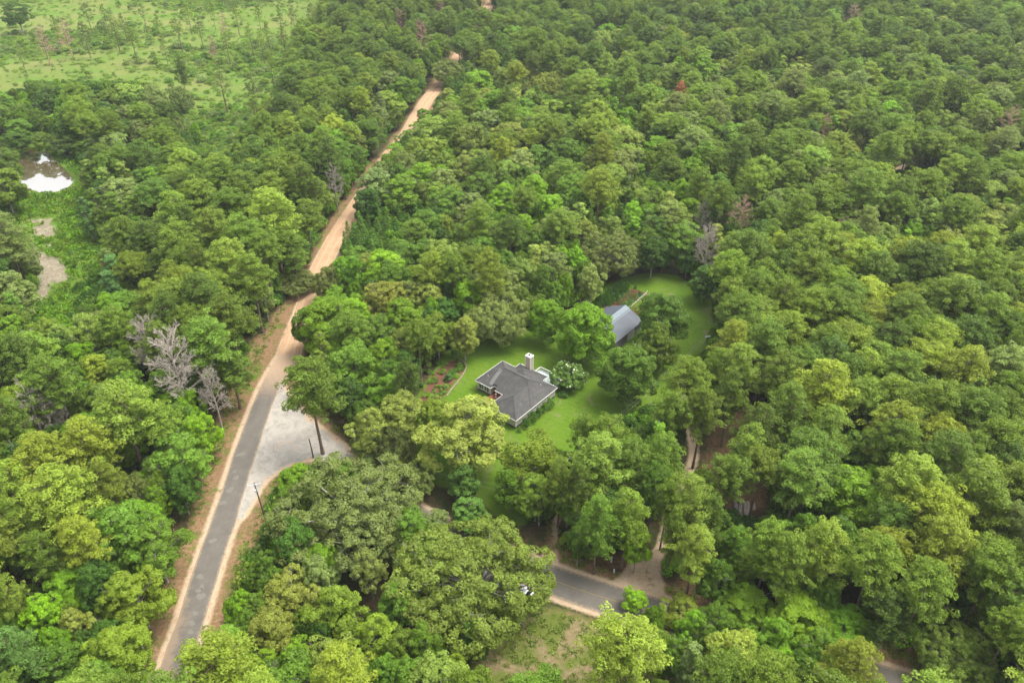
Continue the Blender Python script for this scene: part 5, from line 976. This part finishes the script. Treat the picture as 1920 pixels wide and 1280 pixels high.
scatter("bed_ground_cover", [[SB[0]], [SB[1]]], [(a, b, 0, nr.integers(0, 2), nr.random() * 6, .35, .3, *(np.array(TINT[('mid', 'bright', 'dark')[nr.integers(0, 3)]]))) for a, b in zip(*BED)], "small leafy ground cover between the plants of the mulched bed", "ground cover")
row("garden_row", [(1118, 578), (1145, 560), (1172, 540)], 2.4, 'dark', 130, "dark leafy garden row closest to the wood behind the barn", hgt=1.4); row("garden_row", [(1150, 567), (1178, 547)], 1.6, 'bluegreen', 60, "blue-green garden row inside the brown rail fence")
row("garden_row", [(1160, 572), (1190, 552)], 2.0, 'brown', 80, "brown and orange garden row in the middle of the plot"); row("garden_row", [(1170, 576), (1200, 556)], 1.6, 'bluegreen', 60, "low bluish garden row beside the brown one")
row("garden_row", [(1182, 584), (1212, 560)], 2.0, 'yellowlime', 80, "yellow-flowered garden row along the white rail fence")

# ------------------------------------------------------------------ undergrowth, meadow brush, wet grass
def pts_in(n, test, y0=48, y1=600, pw=.8):
    yy = y0 + (y1 - y0) * nr.random(n) ** pw; xx = (nr.random(n) * 2 - 1) * (60 + yy * .68); ok = test(xx, yy); return xx[ok], yy[ok]
def rows_of(xx, yy, tints, s0, s1, z=1.0, nk=4):
    out = []
    for x, y in zip(xx, yy):
        c_ = np.array(TINT[tints[nr.integers(0, len(tints))]]) * nr.uniform(.75, 1.2); s_ = nr.uniform(s0, s1); out.append((x, y, 0, nr.integers(0, nk), nr.random() * 6.28, s_, s_ * z * nr.uniform(.7, 1.3), *c_))
    return out
strawm = lambda x, y: np.logical_or.reduce([inside(m_, x, y) for m_ in STRAW])
road_near = lambda x, y: (segdist(PAVED, x, y) < 9) | (segdist(DIRT, x, y) < 7) | (segdist(BRANCH, x, y) < 8) | (segdist(DRIVE, x, y) < 3.2) | (segdist(TRACK, x, y) < 3) | inside(APRON, x, y) | (segdist(PATH, x, y) < 2.5) | inside(VERGE, x, y) | inside(VERGE2, x, y) | inside(VERGE3, x, y)
xx, yy = pts_in(22000, lambda x, y: ~ground_clear(x, y) & (np.hypot(x - G(1396, 955)[0], y - G(1396, 955)[1]) > 6.5) & ~strawm(x, y) & ~road_near(x, y) & ~inside(MULCH[0], x, y) & ~inside(TILLED, x, y), 48, 420)
sp = (np.sin(xx * .09) + np.sin(yy * .11 + 1) + np.sin((xx + yy) * .05)) > (-.6 + .0 * xx); plant = ~((PX(xx, yy)[0] > 1300) & (nr.random(len(xx)) < .2))
xx, yy = xx[sp & plant], yy[sp & plant]
SBK = [[o] for o in SB[:4]]
scatter("undergrowth", SBK, rows_of(xx, yy, ['mid', 'dark', 'bright', 'mid', 'dark', 'yellowgreen'], .8, 2.3, 1.2, len(SBK)), "dark leafy undergrowth filling the gaps between the tree trunks", "undergrowth")
xx, yy = pts_in(90000, lambda x, y: inside(FIELD, x, y), 250, 640, .9)
keep = nr.random(len(xx)) < .12 + .88 * np.clip(np.sin(xx * .045 + 2 * np.sin(yy * .02)) + np.sin(yy * .05 + xx * .01), 0, 1); xx, yy = xx[keep], yy[keep]
scatter("meadow_brush", SBK, rows_of(xx, yy, ['bright', 'pale', 'yellowgreen', 'lightolive', 'yellowgreen', 'pale'], .35, 1.15, .55, len(SBK)) + rows_of(xx[::14], yy[::14], ['olive', 'mid', 'lightolive', 'greygreen'], 1.2, 2.3, .7, len(SBK)), "low yellow-green brush spread over the cleared meadow", "brush")
xx, yy = pts_in(14000, lambda x, y: inside(GL([(340, 250), (400, 330), (440, 330), (500, 200), (560, 120), (560, 60), (480, 170), (400, 215)]), x, y), 200, 600)
scatter("slope_brush", SBK, rows_of(xx, yy, ['olive', 'mid', 'bright', 'yellowgreen'], .5, 1.6, .7, len(SBK)), "olive brush on the slope between the meadow and the pine band", "brush")
xx, yy = pts_in(60000, lambda x, y: inside(WET, x, y) & (sdf(POND, x, y) < -1.8) & ~np.logical_or.reduce([sdf(m_, x, y) > -.3 for m_ in MUD]), 140, 420)
tufts = []
for i, t_ in enumerate(TUFT):
    e = empty("grass_clump", (*G(150 + i * 12, 455 + i * 20), 0), i, (2.2, 2.2, 2)); tag(e, ["tall bright grass clump at the edge of the wet strip nearest the trees", "tall bright grass clump farther down the wet strip"][i], "grass clump", "grass clumps of the wet strip"); o = bpy.data.objects.new("blades", t_); COL.objects.link(o); o.parent = e; o["tint"] = TINT['bright']; tufts.append([o])
if len(xx): scatter("marsh_grass", tufts, rows_of(xx, yy, ['bright', 'yellowgreen', 'mid', 'vivid'], 1.2, 2.6, 1.1, 2), "bright marsh grass of the wet strip around the mud", "grass")
xx, yy = pts_in(70000, lambda x, y: (inside(VERGE, x, y) | inside(VERGE2, x, y) | inside(VERGE3, x, y)) & (segdist(PAVED, x, y) > 5) & (segdist(DIRT, x, y) > 6) & (segdist(BRANCH, x, y) > 5) & (sdf(APRON, x, y) < -2) & (segdist(DRIVE, x, y) > 2.5), 60, 330)
xx, yy = xx[:9000], yy[:9000]
scatter("verge_grass", tufts, rows_of(xx, yy, ['khaki', 'yellowgreen', 'lightolive', 'khaki', 'olive'], .5, 1.1, .8, 2), "dry tan and green grass of the road verges", "grass")

# ------------------------------------------------------------------ haze
def haze():
    bm = bmesh.new(); bmesh.ops.create_cube(bm, size=1.0); me = bpy.data.meshes.new("haze"); bm.to_mesh(me); bm.free(); o = bpy.data.objects.new("haze", me); COL.objects.link(o)
    o.scale = (8000, 8000, 124.0); o.location = (0, 340, 59.0); m_ = bpy.data.materials.new("haze"); m_.use_nodes = True; t = m_.node_tree; t.nodes.clear(); ou = t.nodes.new("ShaderNodeOutputMaterial"); v = t.nodes.new("ShaderNodeVolumePrincipled")
    v.inputs['Color'].default_value = (.86, .93, .95, 1); v.inputs['Density'].default_value = HAZE_D; v.inputs['Anisotropy'].default_value = .2; t.links.new(v.outputs[0], ou.inputs['Volume']); me.materials.append(m_); tag(o, "thin pale haze in the air over the far forest", "haze", None, 'stuff')
HAZE_D = .00010
haze()
